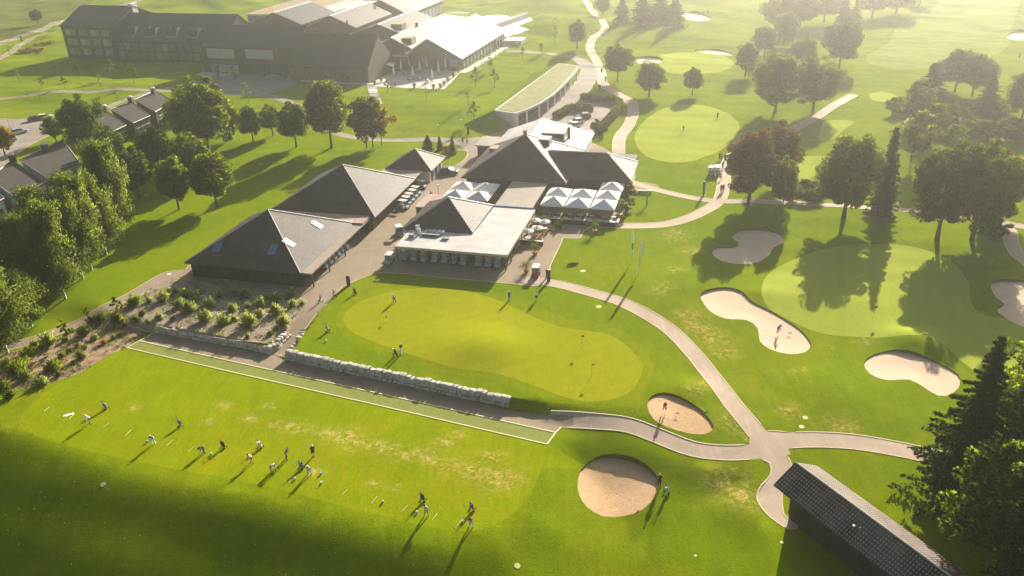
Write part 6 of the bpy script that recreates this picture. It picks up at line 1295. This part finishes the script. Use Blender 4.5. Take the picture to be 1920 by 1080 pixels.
# box hedge and planter walls of the cafe terrace
def wallbox(name, label, cat, uv0, uv1, w_, h, mat):
    a, b = uvw(*uv0), uvw(*uv1); d = (b-a); L = d.length; c = (a+b)/2; e = empty(name, c, math.atan2(d.y, d.x), label, cat); MB().box(-L/2, L/2, -w_/2, w_/2, -.05, h).obj('wall', M[mat], e); MB().box(-L/2-.04, L/2+.04, -w_/2-.04, w_/2+.04, h, h+.05).obj('coping', M['trim'], e)
wallbox('planter_wall', 'low planter wall at the front of the cafe terrace', 'wall', toUV(976, 457), toUV(1018, 461), .5, .9, 'dwall'); wallbox('planter_wall', 'pale low wall behind the cafe terrace', 'wall', toUV(1003, 417), toUV(1034, 419), .3, .7, 'white')
wallbox('planter_wall', 'dark hedge box along the front of the umbrella terrace', 'wall', (-35.2, 146.6), (-19.3, 146.8), .6, .95, 'dwall'); wallbox('planter_wall', 'low wall at the right end of the umbrella terrace', 'wall', (-18.9, 146.9), (-18.4, 157), .35, .9, 'flat2'); wallbox('retaining_wall', 'low curved retaining wall below the planted bed', 'wall', toUV(1180, 361), toUV(1222, 363), .3, .6, 'trim')
# ------------------------------------------------------------------ pillars, flags, game board, lamps
def pillar(px, py, h, w_, label, capw=False):
    e = empty('sign_pillar', G(px, py), -A15, label, 'pillar'); MB().box(-w_/2, w_/2, -w_*.22, w_*.22, 0, h).obj('panel', M['black'], e).modifiers.new('b', 'BEVEL').width = .02; MB().box(-w_/2-.06, w_/2+.06, -w_*.3, w_*.3, -.1, .05).obj('base', M['steel'], e)
    if capw: MB().box(-w_/2, w_/2, -w_*.22, w_*.22, h, h+.06).obj('cap', M['white'], e)
pillar(654, 535, 1.75, .62, 'black sign pillar on the lawn edge by the drive'); pillar(1029, 527, 2.1, .55, 'black sign pillar at the bend beside the red cart', True); pillar(878, 253, 2.1, .5, 'black sign pillar beside the upper road'); pillar(1319, 366, 3.0, .5, 'black sign pillar by the path junction', True); pillar(41, 77, 2.2, .5, 'black sign pillar along the lane at the left frame'); pillar(1124, 168, 1.5, .8, 'squat dark sign box beside the winding path')
def flagpole(px, py, h, label, mat):
    e = empty('flagpole', G(px, py), rad(-55), label, 'flagpole', 'club flagpoles'); MB().tube([(0, 0, 0), (0, 0, h)], [.055, .035], 8).obj('pole', M['white'], e); MB().ball((0, 0, h+.05), .08, 8, 5).obj('finial', M['steel'], e)
    m = MB(); V = []; n = 9; zt, zb = h-.15, h*.28
    for j in range(2):
        for i in range(n):
            z = zt+(zb-zt)*i/(n-1); V.append((.05, .01, z)); V.append((.33+.06*math.sin(i*1.3), .16*math.sin(i*.9), z-.05)); V.append((.46+.05*math.sin(i*1.7), -.12*math.cos(i*1.1), z-.1))
        break
    F = []
    for i in range(n-1): F += [(i*3, i*3+1, i*3+4, i*3+3), (i*3+1, i*3+2, i*3+5, i*3+4)]
    me = bpy.data.meshes.new('flag'); me.from_pydata(V, [], F); me.materials.append(M['flagcloth']); me.materials.append(M[mat]); o = bpy.data.objects.new('flag', me); COL.objects.link(o); o.parent = e
    s = o.modifiers.new('t', 'SOLIDIFY'); s.thickness = .015
    for i, p in enumerate(me.polygons): p.material_index = 1 if (i in (8, 9, 10, 11) and mat == 'flaggreen') else 0
flagpole(1183, 495, 6.5, 'left flagpole with a hanging white and green banner', 'flaggreen'); flagpole(1197, 515, 6.6, 'right flagpole with a hanging plain white banner', 'flagcloth')
e = empty('game_board', G(1075, 494), rad(-12), 'large yellow target board with round holes leaning on the lawn', 'game board')
MB().add([(-1.0, -.9, .50), (.75, -.25, .50), (1.0, .75, .10), (-.75, .10, .10), (-1.0, -.9, .42), (.75, -.25, .42), (1.0, .75, .02), (-.75, .10, .02)], [(0, 1, 2, 3), (7, 6, 5, 4), (0, 4, 5, 1), (1, 5, 6, 2), (2, 6, 7, 3), (3, 7, 4, 0)]).obj('board', M['boardyellow'], e)
bd = lambda s, t: Vector((-1, -.9, .5))+(Vector((1.75, .65, 0))*s)+(Vector((.25, 1.0, -.40))*t)
for s, t, r in ((.3, .62, .17), (.52, .33, .17), (.72, .70, .17), (.84, .36, .08), (.16, .3, .08)):
    c = bd(s, t); U = Vector((1.75, .65, 0)).normalized(); W_ = Vector((.25, 1.0, -.40)).normalized(); nn = U.cross(W_).normalized(); V = [c+(U*math.cos(k*.524)+W_*math.sin(k*.524))*r+nn*.012 for k in range(12)]
    MB().add(V+[v_-nn*.05 for v_ in V], [tuple(range(12))]+[(k, k+12, (k+1) % 12+12, (k+1) % 12) for k in range(12)]).obj('hole', M['hole'], e)
MB().tube([(.65, -.25, .42), (.6, -.1, 0)], .04, 5).tube([(-.9, -.85, .42), (-.95, -.7, 0)], .04, 5).obj('stand', M['wood'], e)
def lamp(px, py, h, label):
    e = empty('path_lamp', G(px, py), 0, label, 'lamp post', 'slim lamp posts'); MB().tube([(0, 0, 0), (0, 0, h)], [.06, .045], 6).obj('post', M['steel'], e); MB().tube([(0, 0, h), (0, 0, h+.12)], [.24, .2], 10).obj('lamp_head', M['white'], e)
for px, py, h, lb in ((192,170,3,'path lamp on the hotel lawn footpath'), (222,188,2.4,'path lamp near the upper terraced house'), (127,188,2.6,'path lamp left of the footpath fork'), (24,257,6.5,'tall street lamp in the left parking lot'), (824,267,4.5,'white headed lamp above the pavilion'), (38,151,2.2,'path lamp at the left of the hotel lawn'), (20,103,2.0,'path lamp beside the lane'), (807,335,3,'thin pole on the drive by the terrace'), (823,372,3,'thin pole behind the small pyramid roof'), (972,95,2.2,'path lamp at the end of the hall terrace'), (865,240,2.2,'lamp on the lawn above the road')): lamp(px, py, h, lb)
def pin(px, py, label, col='flagyellow', h=2.1):
    e = empty('flagstick', G(px, py), 0, label, 'flagstick', 'flagsticks on the greens'); MB().tube([(0, 0, 0), (0, 0, h)], .022, 5).obj('stick', M['flagyellow'], e); MB().box(.02, .42, -.008, .008, h-.32, h-.02).obj('flag', M[col], e); MB().tube([(0, 0, -.02), (0, 0, .02)], .055, 10).obj('cup', M['hole'], e)
pin(1090, 652, 'orange flagstick at the right half of the practice green', 'cl_orange'); pin(1109, 706, 'flagstick near the lower end of the practice green'); pin(1636, 597, 'flagstick between the tree shadows on the right green', 'cl_red'); pin(722, 604, 'small flagstick at the left of the practice green', h=1.0)
# ------------------------------------------------------------------ range furniture
def stick(px0, py0, px1, py1, label):
    a, b = G(px0, py0, .03), G(px1, py1, .03); c = (a+b)/2; e = empty('alignment_stick', c, 0, label, 'stick', 'white lane sticks on the tee'); MB().tube([a-c, b-c], .035, 5).obj('stick', M['line'], e)
for i, q in enumerate(((82,772,93,763),(193,802,205,793),(235,817,246,806),(312,836,325,825),(352,848,365,837),(445,893,456,880),(593,915,606,903),(640,930,652,918),(696,945,707,931),(752,961,765,947),(810,976,820,962),(854,991,864,976),(130,786,140,776),(540,905,552,893))): stick(*q, 'pale lane stick lying on the tee, %s from the left' % ORD[min(17, sorted([82,193,235,312,352,445,593,640,696,752,810,854,130,540]).index(q[0]))])
for px, py, c, lb in ((277,829,'cl_green','green ball basket beside the golfer in bright blue'), (397,852,'white','small white ball basket beside the black bag'), (161,788,'white','white ball basket at the feet of the leftmost golfer'), (554,899,'cl_light','pale ball basket in front of the teal bag'), (718,942,'cl_light','lone pale ball basket on the tee'), (782,962,'cl_light','ball basket left of the white shirted golfer'), (868,979,'white','ball basket left of the red shirted golfer'), (603,906,'white','white ball basket at the end of a lane stick'), (602,889,'cl_grey','grey ball basket right of the pale blue golfer'), (612,640,'cl_white','small white basket below the lone grey bag')):
    e = empty('ball_basket', G(px, py), 0, lb, 'ball basket', 'ball baskets'); MB().tube([(0, 0, 0), (0, 0, .26)], [.10, .14], 10).obj('basket', M[c], e); MB().tube([(-.17, 0, .25), (-.1, 0, .42), (.1, 0, .42), (.17, 0, .25)], .012, 4).obj('handle', M['steel'], e)
    m = MB()
    for k in range(6): m.ball((.06*math.cos(k*1.05), .06*math.sin(k*1.05), .26), .035, 6, 4)
    m.obj('ball_pile', M['ball'], e)
e = empty('towel', G(128, 778), .4, 'crumpled white towel on the grass at the far left of the tee', 'towel'); m = MB(); V = [(x*.25-.6, y*.16-.24, .03+.05*math.sin(x*2.1+y)*math.cos(y*1.7)) for y in range(4) for x in range(6)]; F = [(y*6+x, y*6+x+1, y*6+x+7, y*6+x+6) for y in range(3) for x in range(5)]; m.add(V, F); o = m.obj('cloth', M['canvas'], e); o.modifiers.new('t', 'SOLIDIFY').thickness = .02
rb = random.Random(9); BALLS = [(75,924),(78,922),(36,955),(91,966),(41,975),(10,966),(15,994),(36,1020),(34,1022),(64,955),(202,917),(261,921),(139,904),(196,980),(345,924),(349,927),(354,948),(321,988),(326,990),(233,1010),(262,1004),(450,996),(434,1005),(421,1044),(421,1062),(468,1065),(478,1021),(508,987),(612,1029),(628,1037),(627,1008),(775,1059),(524,1073),(588,1068),(536,1078),(653,1076),(121,981),(115,935),(84,932),(162,946),(1015,899),(1185,772),(1028,766),(1160,920),(1118,780)]+[(rb.uniform(10, 900), rb.uniform(930, 1078)) for _ in range(2)]
bm_ = MB().ball((0, 0, 0), .032, 8, 6); b0 = bm_.obj('golf_ball', M['ball'], None, True); first = True
for i, (px, py) in enumerate(BALLS):
    o = b0 if first else b0.copy()
    if not first: COL.objects.link(o)
    first = False; o.location = G(px, py, .03); tag(o, 'small white golf ball lying loose in the grass', 'golf ball', 'stray golf balls in the grass')
def disc(px, py, r, label, mat='line'):
    e = tag(MB().prism([(r*math.cos(k*.524), r*math.sin(k*.524)) for k in range(12)], -.08, .02).obj('marker_slab', M[mat], None), label, 'marker slab'); p = G(px, py); e.location = p; g = .4; e.rotation_euler = Vector((Hs(p.x-g, p.y)-Hs(p.x+g, p.y), Hs(p.x, p.y-g)-Hs(p.x, p.y+g), 2*g)).to_track_quat('Z', 'Y').to_euler()
for px, py, r, lb in ((193,908,.33,'round pale sand disc on the lower bank, left'), (970,1061,.33,'round pale disc at the bottom edge of the lawn'), (1510,783,.35,'upper of two pale stones beside the path'), (1503,800,.35,'lower of two pale stones beside the path'), (1093,508,.45,'pale round disc beside the target board'), (1304,1042,.16,'tiny pale disc on the lawn above the shed shadow'), (1123,575,.45,'square pale cover on the lawn inside the path bend'), (707,525,.5,'pale rectangular cover at the top of the green lawn'), (317,514,.4,'pale manhole cover on the garden path bend'), (1466,1017,.2,'pale stone in the shed shadow')): disc(px, py, r, lb)
# bunker rakes
for (x0, y0, x1, y1, lb) in ((1312,764,1324,773,'white rake at the edge of the small bunker'), (1477,622,1482,625,'rake lying in the two lobed bunker'), (1191,956,1196,959,'dark rake on the sand of the round bunker'), (1272,765,1270,776,'rake standing in the small bunker')):
    a, b = G(x0, y0, .06), G(x1, y1, .06); c = (a+b)/2; e = empty('bunker_rake', c, 0, lb, 'rake'); MB().tube([a-c, b-c], .03, 5).obj('handle', M['canvas' if 'white' in lb else 'wood'], e); d = (b-a).normalized(); s = Vector((-d.y, d.x, 0))*.28; MB().tube([b-c-s, b-c+s], .04, 5).obj('rake_head', M['black'], e)
# ------------------------------------------------------------------ stone walls of boulders
M['stone'] = noisy('limestone_boulder', (.34, .31, .27), (.62, .57, .50), 1.0, .9, .9, 5, bdist=.08)
def boulder_wall(label, line, courses, seed, lift=0, wd=.75, hh=.62):
    rng = random.Random(seed); q = smooth_open(line, .3); arc = [0]
    for a, b in zip(q[:-1], q[1:]): arc.append(arc[-1]+math.dist(a, b))
    qx, qy = [p[0] for p in q], [p[1] for p in q]; c0 = (float(np.mean(qx)), float(np.mean(qy))); zc = Hs(*c0)
    bm = bmesh.new()
    for c in range(courses):
        s = rng.uniform(-.3, 0)
        while s < arc[-1]:
            L = rng.choice((rng.uniform(.4, .8), rng.uniform(.6, 1.35))); m_ = s+L/2; x = np.interp(m_, arc, qx); y = np.interp(m_, arc, qy); x2 = np.interp(m_+.2, arc, qx); y2 = np.interp(m_+.2, arc, qy); x1 = np.interp(m_-.2, arc, qx); y1 = np.interp(m_-.2, arc, qy)
            an = math.atan2(y2-y1, x2-x1); zb = LOW+c*hh*.93+lift if not callable(lift) else lift(m_/arc[-1])+c*hh*.93; h = hh*rng.uniform(.9, 1.12)*(1 if c < courses-1 else rng.uniform(.9, 1.35))
            vs = bmesh.ops.create_cube(bm, size=1)['verts']; back = c*.12
            for v in vs:
                k = Vector((v.co.x*L*.90, v.co.y*wd, (v.co.z+.5)*h)); k += Vector((rng.uniform(-.08, .08), rng.uniform(-.11, .11), rng.uniform(-.07, .07))); k.y += back
                v.co = Vector((x-c0[0]+k.x*math.cos(an)-k.y*math.sin(an), y-c0[1]+k.x*math.sin(an)+k.y*math.cos(an), zb-zc+k.z-.08*(c == 0)))
            s += L
    bmesh.ops.bevel(bm, geom=list(bm.edges), offset=.10, segments=2, affect='EDGES', profile=.6)
    me = bpy.data.meshes.new('boulder_wall'); bm.to_mesh(me); bm.free(); me.materials.append(M['stone']); me.shade_smooth()
    o = bpy.data.objects.new('boulder_wall', me); COL.objects.link(o); o.location = (c0[0], c0[1], zc); tag(o, label, 'stone wall')
W2 = [np.array(p) for p in WALL]
def along(pts): return [tuple(P0(*p, LOW)[:2]) for p in pts]
boulder_wall('short pale boulder wall below the gravel bed', along(((294, 621), (340, 630), (400, 641), (460, 652), (505, 661))), 2, 1, hh=.45)
boulder_wall('boulders curving up beside the ramp at the gravel bed corner', [tuple(P0(508, 661, LOW)[:2]), tuple(P0(520, 655, LOW)[:2]), tuple(P0(531, 640, -.8)[:2]), tuple(P0(541, 628, -.5)[:2])], 2, 2, lift=lambda f: LOW+.35*f-.1*f*f, hh=.5)
boulder_wall('long boulder retaining wall between the practice green and the lower path', along(((540, 673), (600, 686.5), (660, 699.5), (740, 716), (820, 734), (900, 751), (953, 762))), 3, 3, lift=.05, hh=.44)
boulder_wall('low boulders climbing the ramp side of the green lawn', [tuple(P0(*p, z)[:2]) for p, z in (((541, 666), LOW), ((553, 652), -.9), ((563, 638), -.6), ((569, 626), -.35))], 1, 4, lift=lambda f: LOW+.8*f, hh=.6)
# stepping stones up to the patio, patio edge, roof mounted bits
pts = smooth_open([G2(697, 161), G2(700, 175), G2(706, 188), G2(708, 200), G2(705, 215), G2(700, 230)], 1.35)
for i in range(0, len(pts)-1):
    if i > 17: break
    x, y = pts[i]; a = MB().box(-1.5, 1.5, -.38, .38, -.1, .12).obj('stone_step', M['paving']); a.location = (x, y, Hs(x, y)+.02); a.rotation_euler = (0, 0, -.25); tag(a, 'pale stone step below the patio, %s from the top' % ORD[min(i, 17)], 'stone step', 'stone steps to the patio')
# smoke from the hotel roof
def smoke():
    m = MB(); m.tube([(0, 0, 0), (-.5, 0, 1.6), (-1.6, 0, 3.6), (-2.0, 0, 6.2)], [.25, .6, 1.0, 1.5], 12); o = m.obj('chimney_smoke'); a = rad(HZ); u, v = -158.5, 352; o.location = (u*math.cos(a)+v*math.sin(a), -u*math.sin(a)+v*math.cos(a), 10); o['kind'] = 'stuff'
    mt = bpy.data.materials.new('smoke'); mt.use_nodes = True; t = mt.node_tree; t.nodes.remove(t.nodes['Principled BSDF']); p = t.nodes.new('ShaderNodeVolumePrincipled'); p.inputs['Density'].default_value = .10; p.inputs['Anisotropy'].default_value = .5; p.inputs['Color'].default_value = (1, 1, 1, 1); t.links.new(p.outputs[0], t.nodes['Material Output'].inputs['Volume']); o.data.materials.append(mt)
smoke()
# ------------------------------------------------------------------ haze
hz = MB().box(-700, 700, -60, 900, -40, HC+6).obj('haze'); hz['kind'] = 'stuff'
hm = bpy.data.materials.new('haze'); hm.use_nodes = True; t = hm.node_tree
for n in list(t.nodes):
    if n.type == 'BSDF_PRINCIPLED': t.nodes.remove(n)
pv = t.nodes.new('ShaderNodeVolumePrincipled'); pv.inputs['Color'].default_value = (1, .99, .97, 1); pv.inputs['Density'].default_value = HAZE_D
pv.inputs['Anisotropy'].default_value = HAZE_G
t.links.new(pv.outputs[0], t.nodes['Material Output'].inputs['Volume']); hz.data.materials.append(hm)
